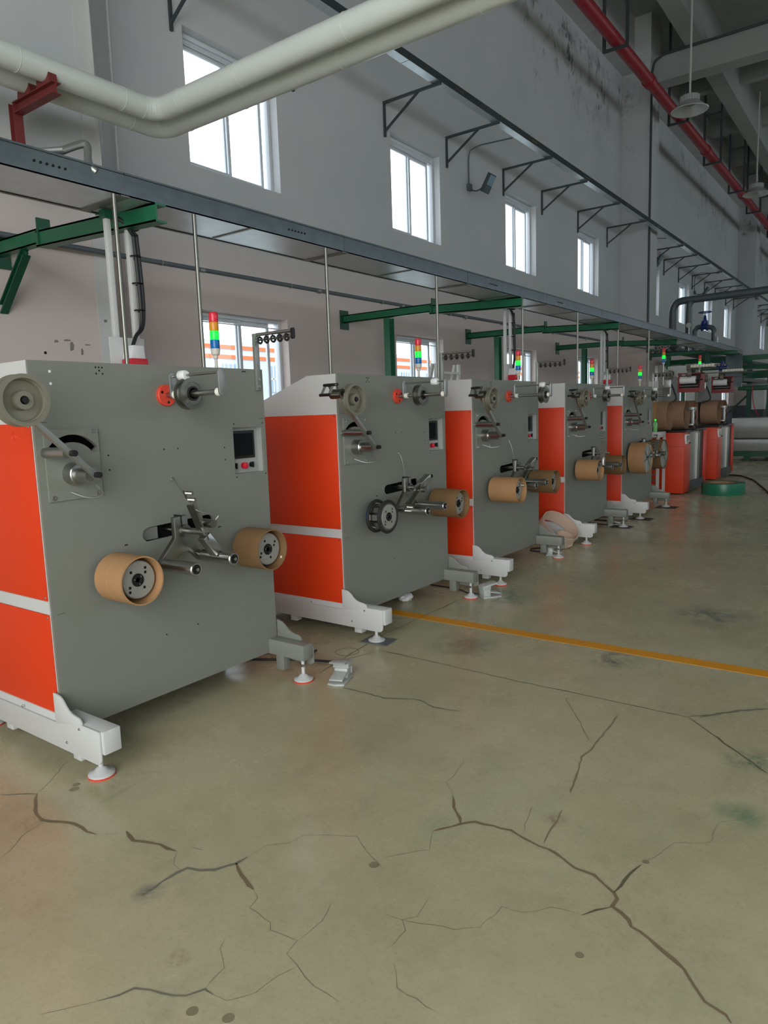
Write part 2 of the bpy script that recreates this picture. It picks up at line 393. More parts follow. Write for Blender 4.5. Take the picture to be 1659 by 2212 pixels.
# pilasters, ring beam, ceiling, frames
PX = -5.785
PIL = [(20.09, 20.95), (36.4, 37.3), (52.7, 53.6)]
MB().box(WX, PX, -1.5, 3.86, 0, 11.4).build('wall_pilaster', 'plaster', kind='structure')
for a, b_ in PIL: MB().box(WX, PX, a, b_, 0, 11.4).build('wall_pilaster', 'plaster', kind='structure')
MB().box(WX, -6.2, -7.3, 62, 10.07, 11.4).build('trim_1', 'plaster', kind='structure')
MB().box(WX-.26, 14.3, -7.3, 62, 11.4, 11.7).build('ceiling', 'concrete_ceiling', kind='structure')
for i, y in enumerate((3.0, 20.2, 36.5, 52.8)):
    MB().box(PX, 14, y, y+.5, 9.72, 10.35).build('ceiling_beam', 'concrete_ceiling', kind='structure')
for i, x in enumerate((-4.95, -1.6, 1.9, 5.4, 9, 12.4)):
    MB().box(x, x+.42, -7, 62, 10.35, 11.4).build('ceiling_beam', 'concrete_ceiling', kind='structure')
for y in (7.2, 11.4, 15.8, 24.6, 28.7, 32.6, 41, 45, 49):
    MB().box(-6.2, 14, y, y+.28, 10.85, 11.4).build('ceiling_beam', 'concrete_ceiling', kind='structure')
# unseen far side and gate wall, shaped and darkened to set the light; end wall
b = MB(); b.box(14, 14.3, -7.3, 62, 0, 3.8); b.box(14, 14.3, -7.3, 62, 7.8, 11.4)
for k in range(15): b.box(14, 14.3, -7.3+k*4.65, -5.1+k*4.65, 3.8, 7.8)
b.build('wall_right', 'dull_wall', kind='structure')
b = MB(); b.box(WX, -2.2, -4.3, -4, 0, 11.4); b.box(6.2, 14.3, -4.3, -4, 0, 11.4); b.box(-2.2, 6.2, -4.3, -4, 5.8, 11.4)
b.build('wall_back', 'dull_wall', kind='structure')
MB().box(WX, 14.3, 62, 62.3, 0, 11.4).build('wall_front', 'plaster', kind='structure')

# steel angle edge on the pilaster
b = MB(); b.box(PX+.001, PX+.012, 3.74, 3.872, 0, 11.2); b.box(PX, PX+.05, 3.866, 3.872, 0, 11.2)
o = b.build('corner_angle', 'light_paint'); tag(o, 'pale steel angle strip edging the pilaster left of the white downpipe', 'trim')
b = MB()
for k in range(9): b.cyl((PX+.012, 3.80, 1.5+k*.9), (PX+.022, 3.80, 1.5+k*.9), .012, 8)
b.build('bolt', 'brushed_steel', o, kind='stuff')
# downpipe in the corner
o = MB().cyl((-6.32, 4.16, 0), (-6.32, 4.16, 11.3), .115, 28).build('downpipe', 'light_paint'); tag(o, 'thick white downpipe standing in the corner beside the left pilaster', 'pipe')
b = MB(); b.tube([(-6.44, 4.55, 11), (-6.44, 4.56, 7), (-6.45, 4.53, 4), (-6.44, 4.55, .5)], .012, 8)
tag(b.build('wall_cable', 'white_plastic'), 'thin white cable running down the wall beside the downpipe', 'cable')

# scuffs and an anchor hole in the plaster above the first machine
for (u, v_, w_, h_) in ((122, 737, .02, .012), (146, 735, .035, .008), (156, 748, .02, .04), (190, 745, .03, .006), (178, 760, .012, .03)):
    p = at(u, v_, 0, PX+.001); MB().prism([(p.y-w_, p.z-h_), (p.y+w_*.6, p.z-h_*.8), (p.y+w_, p.z+h_*.3), (p.y+w_*.2, p.z+h_), (p.y-w_*.8, p.z+h_*.7)], 'x', PX, PX+.001).build('plaster_scuff', 'scuff_grey', kind='structure')
p = at(98, 762, 0, PX); tag(MB().cyl((PX, p.y, p.z), (PX+.003, p.y, p.z), .012, 12).build('anchor_hole', 'void'), 'small dark anchor hole in the pilaster above the first machine', 'hole')
# ------------------------------------------------------------------ big ducts
def bend(p0, c, p1, r, n=10):
    p0, c, p1 = Vector(p0), Vector(c), Vector(p1); a = (p0-c).normalized(); b_ = (p1-c).normalized()
    out = [p0]
    for i in range(n+1):
        t = i/n; q0, q1 = c+a*r, c+b_*r
        out.append((1-t)**2*q0+2*t*(1-t)*c+t*t*q1)
    return out+[p1]
for k, (xc, yc, lab) in enumerate(((-5.07, 3.965, 'inner white insulated duct of the overhead pair, nearer the aisle before its elbow'), (-5.335, 4.225, 'outer white insulated duct of the overhead pair, nearer the window wall'))):
    t = thing('overhead_duct', lab, 'duct', (xc, yc, 4.0))
    r = .086
    path = bend((0, -7.9, 0), (0, 0, 0), (17, 0, 0), .17)
    MB().tube(path, r, 32).build('duct_shell', 'white_duct', t)
    b = MB()
    for y in (-.33, -1.15, -2.3, -3.6): b.torus((0, y, 0), r, .003, 'y', 32, 6)
    for x in (.33, 1.0, 2.0, 3.1, 4.3, 5.5): b.torus((x, 0, 0), r, .003, 'x', 32, 6)
    b.build('seam_ring', 'white_duct', t, kind='stuff')
    b = MB()
    for q in range(1, 6):
        p0 = Vector(path[1+q*2-1]); d = (Vector(path[min(1+q*2, 12)])-Vector(path[1+q*2-2])).normalized()
        m4 = d.to_track_quat('Z', 'Y').to_matrix().to_4x4(); m4.translation = p0
        bb = bmesh.new(); vs = []
        tb = MB(); tb.b.free(); tb.b = bb; tb.torus((0, 0, 0), r+.0005, .0022, 'z', 32, 5)
        bmesh.ops.transform(bb, matrix=m4, verts=bb.verts); me = bpy.data.meshes.new('x'); bb.to_mesh(me); b.b.from_mesh(me); bb.free(); bpy.data.meshes.remove(me)
    b.build('elbow_seam', 'white_duct', t, kind='stuff')
t = thing('duct_bracket', 'rust red steel bracket with two saddles carrying the overhead ducts', 'bracket', (-5.5, 3.03, 2.96))
def ibeam(b, p, q, w, h, tf=.012):
    p, q = Vector(p), Vector(q); d = (q-p).normalized(); up = Z if abs(d.z) < .9 else Y
    b.bar(p+up*(h/2-tf/2), q+up*(h/2-tf/2), w, tf, up); b.bar(p-up*(h/2-tf/2), q-up*(h/2-tf/2), w, tf, up); b.bar(p, q, tf, h-2*tf, up)
    return b
b = MB(); ibeam(b, (0, 0, .89), (.55, 0, .89), .07, .08, .008); b.build('arm', 'oxide_red', t)
b = MB(); b.bar((-.02, 0, .36), (-.02, 0, .93), .07, .008, Y); b.bar((-.05, 0, .36), (-.05, 0, .93), .008, .07, Y); b.bar((.01, 0, .36), (.01, 0, .93), .008, .07, Y); b.box(-.28, -.05, -.03, .03, .40, .46); b.build('post', 'oxide_red', t)
for x in (.165, .43):
    b = MB(); b.prism(arcp((x, 1.04), .09, math.pi*1.16, math.pi*1.84, 10)+[(x+.09, .93), (x-.09, .93)], 'y', -.03, .03); b.build('saddle', 'oxide_red', t)

# ------------------------------------------------------------------ services on the wall
b = MB(); b.tube([(-5.72, -2, 2.965), (-5.72, 36, 3.03)], .024, 12)
o = b.build('wall_conduit', 'grey_pipe'); tag(o, 'long dark grey conduit running level below the cable tray along the wall', 'pipe')
b = MB(); y = 3.1
while y < 20:
    b.cyl((-5.72, y, 2.974), (-5.72, y+.06, 2.974), .028, 12); b.cyl((-5.72, y+1.3, 2.976), (-5.72, y+1.31, 2.976), .028, 12); y += 1.75
b.build('coupling', 'aluminium', o, kind='stuff')
o = MB().lathe([(0, .075), (.03, .075), (.06, .055), (.09, .05), (.105, .02)], (WX, 5.09, 3.63), 'x', 24).build('wall_camera', 'white_plastic')
tag(o, 'small round white dome fitting on the wall above the first machine', 'camera')

# upper trunking on triangular brackets
t = thing('upper_cable_trunking', 'long galvanised cable trunking carried high on triangular brackets above the windows', 'cable tray', (-5.6, 0, 6.08))
b = MB()
for i in range(24):
    y0 = -2+i*2.6; b = MB(); b.box(-.04, .09, y0+.004, y0+2.596, 0, .012); b.box(.08, .092, y0+.004, y0+2.596, 0, .10); b.box(-.042, -.03, y0+.004, y0+2.596, 0, .05)
    b.build('trunking_section', 'galvanised', t); MB().box(-.042, .088, y0+.006, y0+2.594, -.002, -.0005).build('lit_underside', 'zinc_lit', t)  # extra sheet below carries the painted reflection of the trunking underside
b = MB()
for i in range(24):
    y0 = -.7+i*2.6; b.box(.09, .096, y0-.12, y0+.12, .03, .06)
b.build('joint_plate', 'brushed_steel', t, kind='stuff')
BY = [5.34, 7.2, 9.18, 10.96, 13.06, 14.86, 16.92, 18.95, 22.6, 24.3, 26.1, 28.0, 29.95, 31.8, 33.9, 35.6, 39, 41, 43, 45]
BL = {0: 'first dark angle bracket at the top of the picture above the largest window', 1: 'dark angle bracket between the first two upper windows, behind the overhead ducts',
      2: 'dark triangular bracket just left of the second upper window', 3: 'dark triangular bracket just right of the second upper window', 4: 'dark triangular bracket just left of the third upper window',
      5: 'dark triangular bracket just right of the third upper window', 6: 'dark triangular bracket just left of the fourth upper window', 7: 'dark triangular bracket between the fourth upper window and the pilaster'}
for i, y in enumerate(BY):
    t = thing('wall_bracket', BL.get(i, 'dark bracket under the trunking beyond the big pilaster, number %s from it' % ['one', 'two', 'three', 'four', 'five', 'six', 'seven', 'eight', 'nine', 'ten', 'eleven', 'twelve'][max(0, i-8)]), 'bracket', (WX, y, 5.58), 'triangular brackets under the upper trunking' if i < 8 else 'far brackets beyond the pilaster')
    MB().bar((.015, 0, 0), (.015, 0, .49), .035, .03, Y).build('upright', 'dark_steel_paint', t)
    MB().bar((0, 0, .475), (1.0, 0, .475), .035, .035).build('arm', 'dark_steel_paint', t)
    MB().bar((.02, 0, .08), (.62, 0, .465), .028, .028).build('strut', 'dark_steel_paint', t)
# floodlights
def flood(y, x, z, lab, full=True):
    t = thing('floodlight', lab, 'floodlight', (x, y, z))
    b = MB(); b.box(-.045, .02, -.11, .11, -.15, .17); o = b.build('housing', 'dark_steel_paint', t, .01)
    MB().box(.02, .026, -.09, .09, -.02, .15).build('lens', 'cobalt_glass', t)
    MB().box(.02, .028, -.10, .10, -.145, -.03).build('driver_cover', 'grey_pipe', t)
    for c in t.children: c.rotation_euler = (0, .55, .0)
    MB().tube(curve([(-.05, -.05, -.02), (-.2, -.05, -.08), (WX-x, -.06, -.02)]), .012, 8).build('arm', 'dark_steel_paint', t)
    MB().box(WX-x, WX-x+.06, -.1, 0, -.05, .06).build('junction_box', 'grey_pipe', t)
    MB().tube([(WX-x+.02, -.05, .06)]+curve([(WX-x+.02, -.05, .45), (WX-x+.06, -.04, .62), (WX-x+.25, 0, .68)])+[(-5.6-x-.08, .05, 6.09-z)], .012, 8).build('conduit', 'grey_pipe', t)
flood(11.75, -6.12, 5.42, 'small floodlight on the wall between the second and third upper windows')
flood(21.4, -5.85, 5.5, 'small dark floodlight just beyond the big pilaster')
flood(28.4, -6.1, 5.5, 'distant floodlight above the small windows beyond the pilaster')

# red sprinkler main with hangers
t = thing('red_sprinkler_pipe', 'long dark red sprinkler main hanging under the ceiling', 'pipe', (-5.3, 0, 9.03))
MB().cyl((0, -3.9, 0), (0, 60, 0), .13, 20).build('pipe', 'fire_red', t)
for y in (12.3, 18.3, 24.2, 30.1, 36, 42): MB().lathe([(-.1, .13), (-.1, .155), (.1, .155), (.1, .13)], (0, y, 0), 'y', 20).build('coupling', 'fire_red', t)
HL = ['dark rectangular hanger frame of the red pipe, nearest, left of the pilaster', 'dark hanger frame of the red pipe behind the nearest pendant lamp', 'dark hanger frame with a crossbar, right of the nearest pendant lamp', 'dark hanger frame of the red pipe, fourth counted from the left', 'dark hanger frame of the red pipe beside the farther pendant lamp']
for i, y in enumerate((15.9, 20.96, 25.05, 28.9, 32.4, 37.6, 42)):
    t = thing('pipe_hanger', HL[i] if i < 5 else ['farther','farthest'][i-5]+' of the two distant hanger frames near the right edge', 'hanger', (-5.3, y, 8.87), 'hanger frames of the red pipe' if i < 5 else 'farthest hanger frames')
    for s in (-.24, .24): MB().bar((s, 0, -.02), (s, 0, 2.52), .06, .05, Y).build('side_bar', 'dark_steel_paint', t)
    MB().bar((-.24, 0, 0), (.24, 0, 0), .06, .05).build('cross_bar', 'dark_steel_paint', t)
    if i > 1: MB().bar((-.24, 0, 1.45), (.24, 0, 1.45), .05, .05).build('cross_bar', 'dark_steel_paint', t)
# conduit along the cross beam, dark pipe down the pilaster
b = MB(); b.tube([(-5.74, 20.05, 2.9), (-5.74, 20.05, 9.8)]+[tuple(p) for p in curve([(-5.74, 20.05, 9.9), (-5.68, 20.1, 10.2), (-5.45, 20.12, 10.32)])]+[(13, 20.12, 10.33)], .03, 8)
tag(b.build('beam_conduit', 'dark_steel_paint'), 'dark conduit climbing the big pilaster and turning along the ceiling beam', 'pipe')
# pendant lamps
for i, (u, v_, z, lab) in enumerate(((1490, 222, 8.4, 'nearer silver high bay pendant lamp under the ceiling'), (1634, 408, 8.4, 'farther silver high bay pendant lamp near the right edge'))):
    p = at(u, v_, 2, z); t = thing('pendant_lamp', lab, 'lamp', p)
    k = p.y/18.7*.9
    MB().lathe([(-.18, .40), (-.165, .41), (-.04, .26), (.02, .2), (.0, .19), (-.05, .25), (-.17, .385)], (0, 0, 0), 'z', 36, True).build('reflector', 'lamp_alu', t)
    h = MB().lathe([(0, .16), (.02, .2), (.14, .2), (.16, .1), (.2, .04)], (0, 0, 0), 'z', 24); h = h.build('heat_sink', 'lamp_alu', t)
    b = MB()
    for j in range(24):
        a = j*math.pi/12; b.bar((.195*math.cos(a), .195*math.sin(a), .08), (.215*math.cos(a), .215*math.sin(a), .08), .012, .12)
    b.build('fin', 'lamp_alu', h, kind='stuff')
    MB().cyl((0, 0, .18), (0, 0, 11.38-z), .024, 10).build('drop_rod', 'rod_white', t)
    MB().lathe([(-.02, .0), (-.02, .17), (0, .18)], (0, 0, 0), 'z', 20).build('led_plate', 'aluminium', t)

# ------------------------------------------------------------------ main cable tray over the machines
TY1 = 21.9
t = thing('main_cable_tray', 'wide galvanised cable tray running above the row of winding machines', 'cable tray', (-3.8, 0, 2.83))
y = -1.4; i = 0
while y < TY1-.1:
    y1 = min(y+2.05, TY1); b = MB()
    b.box(-.42, 0, y+.003, y1-.003, 0, .006); b.box(-.006, 0, y+.003, y1-.003, 0, .125); b.box(-.42, -.414, y+.003, y1-.003, 0, .125); b.box(-.012, 0.008, y+.003, y1-.003, .118, .128)
    b.build('tray_section', 'galvanised', t); MB().box(-.412, -.008, y+.006, y1-.006, -.002, -.0005).build('lit_underside', 'zinc_lit', t); y = y1  # extra sheet carries the painted reflection under the tray
y = -1.4; b = MB()
while y < TY1:
    b.box(-.43, .006, y-.03, y+.03, -.01, -.001); b.box(-.40, .0, y+1.0, y+1.02, -.008, -.001); b.box(-.44, -.42, y, min(y+2.05, TY1), -.008, .02); y += 2.05
b.build('joint_cleat', 'brushed_steel', t, kind='stuff')
b = MB()
for y in (2.16, 4.1, 7.3, 9.2):
    for k in range(6): b.cyl((.0, y+k*.035, .06), (.004, y+k*.035, .06), .007, 8)
b.build('slot_hole', 'void', t, kind='stuff')
b = MB(); b.box(-.42, 0, 21.9, 22.3, .0, .125); b.box(-.42, 0, 22.3, 22.42, -.9, .125); b.build('drop_section', 'galvanised', t)
# lower tray continuing beyond
o = MB().box(-4.2, -3.8, 22.6, 40, 2.1, 2.2).build('low_cable_tray', 'galvanised'); tag(o, 'lower galvanised tray running on into the far end of the hall', 'cable tray')
# silver elbow pipe above the tray at the left
pp = [at(135, 325, 0, -3.9), at(176, 311, 0, -3.9), at(189, 318, 0, -3.88), at(190, 345, 0, -3.85), at(197, 362, 0, -3.82), at(209, 372, 0, -3.8)]
o = MB().tube([tuple(pp[0]+V(-.5, -.3, 0))]+[tuple(q) for q in curve(pp, 4)], .022, 14).build('elbow_pipe', 'aluminium'); tag(o, 'short silver elbow pipe dropping onto the tray at the left', 'pipe')
o = MB().cyl(tuple(at(-60, 395, 0, -4.3)), tuple(at(24, 374, 0, -4.1)), .014, 12).build('conduit_stub', 'beige_plastic'); tag(o, 'pale pipe end below the tray at the left edge', 'pipe')

# drop rods
RODS = [(2.635, 1.66, 'first from the left, by the first machine'), (3.22, .0, 'second from the left, standing just beyond the first machine'), (4.53, 1.62, 'in front of the second machine top'), (6.2, 1.62, 'beside the second roller guide'),
        (8.16, 1.62, 'behind the third signal tower'), (9.95, 1.62, 'over the fourth machine'), (11.7, 0, 'over the fifth machine'), (13.4, 0, 'over the far cabinets')]
for y, z, l in RODS:
    tag(MB().cyl((-3.815, y, z), (-3.815, y, 2.828), .0135, 12).build('drop_rod', 'brushed_steel'), 'thin steel pipe below the tray, '+l, 'pipe', 'drop pipes under the cable tray')

# ------------------------------------------------------------------ green gantries
def channel(b, p, q, w, h, tf=.012, side=1):       # U section, open to -Y
    p, q = Vector(p), Vector(q); d = (q-p).normalized(); up = Z if abs(d.z) < .9 else X; n = d.cross(up).normalized()*side
    b.bar(p+up*(h/2-tf/2), q+up*(h/2-tf/2), w, tf, up); b.bar(p-up*(h/2-tf/2), q-up*(h/2-tf/2), w, tf, up); b.bar(p+n*(w/2-tf/2), q+n*(w/2-tf/2), tf, h, up)
GL = ['nearest green gantry beam at the upper left with a sloping brace', 'second green gantry beam between the first two lower windows', 'third green gantry beam above the third machine', 'fourth green gantry beam above the fourth machine', 'green gantry beam over the far red cabinets', 'farthest green gantry beam below the grey pipes']
for i, (y, zw, ze, xe, px_) in enumerate(((2.92, 2.885, 2.855, -3.76, None), (8.05, 2.865, 2.855, -3.76, -5.72), (11.6, 2.87, 2.855, -3.76, -5.9), (15.7, 2.88, 2.86, -3.9, -5.86), (20.5, 2.88, 2.86, -3.6, -5.3), (24.6, 2.86, 2.85, -3.9, -5.9))):
    xw = PX+.003 if i in (0, 4) else WX+.003
    t = thing('green_gantry', GL[i], 'gantry', (xw, y, 0))
    L_ = xe-xw; zt = 2.70 if False else None
    b = MB(); mid = 1.5 if i else .69
    H = .105
    channel(b, (0.02, 0, zw-.02), (mid, 0, zw-.02+(ze-zw)*mid/L_), .07, H); b.build('wall_beam', 'green_paint', t)
    b = MB(); channel(b, (mid-.05, 0, zw-.05), (L_, 0, ze-.088), .08, H*1.05); b.build('outer_beam', 'green_paint', t)
    MB().box(0, .015, -.09, .09, zw-.16, zw+.1).build('wall_plate', 'green_dark', t)
    MB().box(mid-.015, mid, -.05, .05, zw-.09, zw+.09).build('joint_plate', 'green_dark', t)
    if px_: b = MB(); ibeam(b, (px_-xw, 0, .0), (px_-xw, 0, zw-.085), .09, .12); b.build('post', 'green_paint', t); MB().box(px_-xw-.12, px_-xw+.12, -.12, .12, 0, .012).build('base_plate', 'green_dark', t)
    else:
        b = MB(); ibeam(b, (.42, 0, zw-.09), (0.0, 0, 2.42), .06, .08); b.build('brace', 'green_dark', t)

def hung_socket(y, x0, lab, z0, plug=True, hgt=1.12):
    t = thing('hung_socket_frame', lab, 'socket frame', (x0, y, z0))
    H = 2.82-z0
    for k, dx in enumerate((0, .0)):
        dy = (-.06, .09)[k]
        MB().bar((0, dy, -.3), (0, dy, H-.02), .034, .034, Y).build('strut', 'light_paint', t, .003)
        MB().box(-.03, .03, dy-.03, dy+.03, H-.05, H).build('hanger_clip', 'green_dark', t)
    MB().box(.02, .028, -.13, .13, -.12, .14).build('back_plate', 'light_paint', t, .004)
    b = MB(); b.prism([(-.05, .0), (.06, .0), (.05, .085), (-.03, .085)], 'x', .03, .13); s = b.build('plug', 'white_plastic', t, .008)
    MB().box(.03, .145, -.055, .065, -.06, 0).build('plug_skirt', 'red_plastic', s, .008)
    b = MB()
    for q in (0, .022):
        b.tube(curve([(.08, .0, .08), (.07, .04, .15), (.05, .10+q*.5, .22), (.04, .115+q, .4), (.035, .105+q, .75), (.04, .09+q, H-.12), (.02, .04, H-.05), (-.05, .0, H-.01)]), .012, 8)
    b.build('cable', 'cable_black', t)
    b = MB()
    for q in range(4): b.torus((.02, .115, .32+q*.17), .035, .005, 'z', 14, 5)
    b.build('cable_tie', 'black', t, kind='stuff')
hung_socket(2.84, -4.12, 'white strut frame with red and white plug hanging behind the first machine', 1.905)
hung_socket(8.42, -4.15, 'white strut frame with red and white plug hanging behind the third machine', 1.94)
hung_socket(12.1, -4.2, 'white strut frame with red and white plug hanging behind the fourth machine', 1.95)

# ------------------------------------------------------------------ winding machines
L, TOP, BOT = 1.34, 1.773, .141
def bool_plate():
    p = MB().box(-.014, 0, 0, L, BOT, TOP).build('front_plate', 'grey_paint')
    c = MB()
    c.box(-.1, .1, 1.096, 1.319, 1.203, 1.457)
    c.prism(stadium(.515, .960, .885, .975, .034), 'x', -.1, .1)
    c.prism(arcp((.159, 1.3126), .147, math.radians(36), math.radians(144), 14)+arcp((.159, 1.3126), .113, math.radians(144), math.radians(36), 14), 'x', -.1, .1)
    bmesh.ops.recalc_face_normals(c.b, faces=c.b.faces)
    co = c.build('cut', 'void'); md = p.modifiers.new('b', 'BOOLEAN'); md.object = co; md.operation = 'DIFFERENCE'; md.solver = 'EXACT'
    dg = bpy.context.evaluated_depsgraph_get(); me = bpy.data.meshes.new_from_object(p.evaluated_get(dg))
    for f in me.polygons: f.use_smooth = False
    bpy.data.objects.remove(p); bpy.data.objects.remove(co); return me
PLATE = bool_plate()
def core_obj(r, wall, ln, inner='card_inner'):
    b = MB(); b.lathe([(0, r-wall), (0, r), (ln*.45, r), (ln*.45+.0015, r-.0012), (ln*.45+.003, r), (ln, r), (ln, r-wall)], (0, 0, 0), 'x', 56, True); return b
def add(bld, name, m, par, bevel=0, **kw): return bld.build(name, m, par, bevel, **kw)
def pulley(r, w, par, x, y, z, deep=.022, m='dull_alloy', name='pulley'):
    b = MB(); t_ = w*.16
    b.lathe([(0, .018), (0, r*.78), (.008, r*.80), (0, r*.86), (0, r), (t_, r), (t_*1.6, r-deep*.9), (w/2, r-deep), (w-t_*1.6, r-deep*.9), (w-t_, r), (w, r), (w, r*.84), (w-.034, r*.80), (w-.036, r*.38), (w-.004, r*.35), (w-.004, r*.17), (w-.03, r*.17), (w-.03, .0)], (x, y, z), 'x', 48)
    return b.build(name, m, par)

CORES = []
def machine(idx, ox, oy, lab, arm='A', pul=.215, nyl=.15, cores=(.19, .18), cr=(.111, .111), guide_len=.29, leftkind='core', sy=1.2, clev=True, inner='card_inner'):
    t = thing('winding_machine', lab, 'machine', (ox, oy, 0), 'grey and orange strap winding machines')
    fp = bpy.data.objects.new('front_plate', PLATE); COL.objects.link(fp); fp.parent = t
    if not PLATE.materials: PLATE.materials.append(MT['grey_paint'])
    # cabinet body with chamfered top, painted pale on its sides
    prof = [(-1.1, .20), (-.014, .20), (-.014, TOP), (-.262, TOP), (-.95, 1.535), (-1.1, 1.52)]
    add(MB().prism([( -1.1, .20), (-.13, .20), (-.13, TOP-.002), (-.262, TOP-.002), (-.95, 1.535), (-1.1, 1.52)], 'y', .006, L-.006), 'cabinet_body', 'light_paint', t)
    b = MB(); b.prism(prof, 'y', 0, .012); b.prism(prof, 'y', L-.012, L); b.box(-.26, -.014, .012, L-.012, TOP-.012, TOP); add(b, 'side_sheet', 'light_paint', t)
    b = MB(); b.box(-.13, -.128, .012, L-.012, BOT, TOP-.02); b.box(-1.08, -.016, .012, L-.012, BOT, BOT+.01); add(b, 'dark_interior', 'void', t)  # black sheets paint the dark inside seen through the slots
    for z0, z1, sd in ((.745, 1.511, 0), (.202, .683, 0), (.745, 1.511, 1), (.202, .683, 1)):
        yy = (-.006, .0) if sd == 0 else (L, L+.006)
        b = MB(); b.box(-1.085, -.02, yy[0], yy[1], z0, z1); o = b.build('orange_panel', 'orange_paint', t, .002)
        if sd == 0:
            b = MB()
            for xx in (-.034, -1.07):
                for zz in (z0+.014, z1-.014): b.lathe([(0, .0055), (-.003, .004), (-.003, 0)], (xx, -.006, zz), 'y', 10)
            b.build('panel_screw', 'steel', o, kind='stuff')
            if z0 > .7: MB().torus((-.16, -.0062, z1-.055), .017, .0012, 'y', 24, 4).build('knockout', 'dark_orange', o)
    add(MB().box(-1.09, -.016, -.004, 0, .686, .742), 'mid_rail', 'light_paint', t)
    # base beams and feet
    for q, (yb, sgn) in enumerate(((.0, 1), (1.285, -1))):
        b = MB(); b.box(-1.15, .33 if q == 0 else .27, yb-.012, yb+.07, .132, .235 if q == 0 else .222); bo = add(b, 'base_beam', 'light_paint' if q == 0 else 'grey_paint', t, .005)
        if q == 0:
            poly = [(-1.15, .095), (.285, .085)]+arcp((.285, .115), .03, -R90, 0, 4)+[(.315, .235), (-.018, .235), (-.018, .2), (-1.15, .2)]
            add(MB().prism(poly, 'y', yb-.022, yb-.0125), 'cover_plate', 'light_paint', t, .002)
        g = [(-.018, .20), (.19, .234), (.186, .25), (.172, .262), (.15, .266), (.12, .270), (.095, .280), (.075, .296), (.055, .318), (.035, .331), (.012, .336), (-.018, .338)] if q == 0 else [(0, .2), (.19, .221), (.186, .240), (.17, .251), (.14, .254), (.11, .262), (.085, .278), (.06, .300), (.04, .314), (.015, .320), (0, .321)]
        yg = yb-.0235 if q == 0 else 1.345
        add(MB().prism(g, 'y', yg, yg+.010), 'gusset', 'light_paint' if q == 0 else 'grey_paint', t, .002)
        if q: add(MB().prism([(.0, .09), (.24, .085), (.27, .10), (.27, .2), (0, .2)], 'y', 1.356, 1.364), 'cover_plate', 'grey_paint', t, .002)
        for xx in ((.09, -.50) if q == 0 else (.07, -.5)):
            add(MB().box(xx-.03, xx+.03, yb, yb+.055, .045, .132), 'stub_tube', 'light_paint' if q == 0 else 'grey_paint', t, .003)
        for xx in (.225, -.74):
            f = MB(); c = (xx, yb+.028, 0)
            f.lathe([(.008, .056), (.014, .056), (.018, .052), (.024, .032), (.038, .02), (.042, .010), (.14, .010)], c, 'z', 28); fo = add(f, 'levelling_foot', 'light_paint', t)
            MB().lathe([(0, .056), (.008, .058)], c, 'z', 28).build('foot_pad', 'flange_red', fo)
            MB().lathe([(.085, .017), (.10, .017)], c, 'z', 6).build('lock_nut', 'steel', fo)
    if True:
        b = MB()
        for xx in (.17, .06, -.3, -.62, -.9): b.lathe([(0, .006), (-.004, .004), (-.004, 0)], (xx, -.023, .215 if xx in (.17, -.3, -.9) else .128), 'y', 10)
        add(b, 'cover_screw', 'steel', t, kind='stuff')
    # operator panel
    r = thing_part('control_panel', t)
    MB().box(-.075, -.014, 1.09, 1.325, 1.197, 1.463).build('x', 'void', None) if False else None
    b = MB(); b.box(-.058, -.052, 1.09, 1.325, 1.197, 1.463)
    for q in ((1.09, 1.096, 1.197, 1.463), (1.319, 1.325, 1.197, 1.463), (1.096, 1.319, 1.197, 1.203), (1.096, 1.319, 1.457, 1.463)): b.box(-.058, -.014, *q)
    rc = b.build('control_recess', 'recess_paint', t)
    so = MB().box(-.052, -.040, 1.115, 1.288, 1.283, 1.437).build('screen_bezel', 'black', rc, .003)
    MB().box(-.041, -.0385, 1.132, 1.272, 1.298, 1.422).build('screen', 'screen', rc)
    for yy, m in ((1.138, 'black'), (1.262, 'black')):
        k = MB().lathe([(0, .014), (.006, .014), (.006, .010), (.016, .009)], (-.052, yy, 1.244), 'x', 20); k.box(-.04, -.028, yy-.003, yy+.003, 1.228, 1.26); k.build('selector_knob', m, rc)
    MB().lathe([(0, .017), (.004, .017), (.004, .009), (.014, .009), (.015, .018), (.024, .018), (.027, .012), (.027, 0)], (-.052, 1.203, 1.242), 'x', 24).build('stop_button', 'red_plastic', rc)
    # bolt holes
    b = MB(); pts = [(.324, 1.752), (.340, 1.752), (.308, 1.752), (.325, 1.738), (.309, 1.724), (.341, 1.724), (.642, 1.366), (.725, 1.365), (1.028, 1.353), (1.029, 1.288), (.335, 1.356), (.335, 1.289), (.384, .929), (.393, .930), (.955, .932), (.965, .933), (.773, .443), (.575, .441), (1.105, 1.475), (1.318, 1.475), (1.105, 1.186), (1.325, 1.19), (1.19, 1.758), (1.2, 1.758), (1.21, 1.758)]
    for yy, zz in pts: b.lathe([(.0, .0042), (.0006, .0042)], (.0, yy, zz), 'x', 10)
    add(b, 'bolt_hole', 'void', t, kind='stuff')
    b = MB(); b.box(0, .0004, .02, .06, .681, .6825); b.box(0, .0004, 1.29, 1.335, 1.4995, 1.501); b.box(0, .0004, .02, .06, 1.513, 1.5145); add(b, 'scribed_line', 'void', t)
    if idx == 0:
        add(MB().box(-.05, -.045, .47, .60, .925, .985), 'slot_liner', 'disc_alu', t)
        b = MB()
        for zz in (1.728, 1.677): b.lathe([(.0, .006), (.0006, .006)], (0, .092, zz), 'x', 14)
        add(b, 'lit_hole_disc', 'sticker_white', t)  # white discs paint the light showing through two holes
    # swing plate
    b = MB(); outer = [(.033, 1.175), (.285, 1.178), (.285, 1.487), (.033, 1.480)]
    hi = arcp((.159, 1.3126), .152, math.radians(28), math.radians(152), 12)
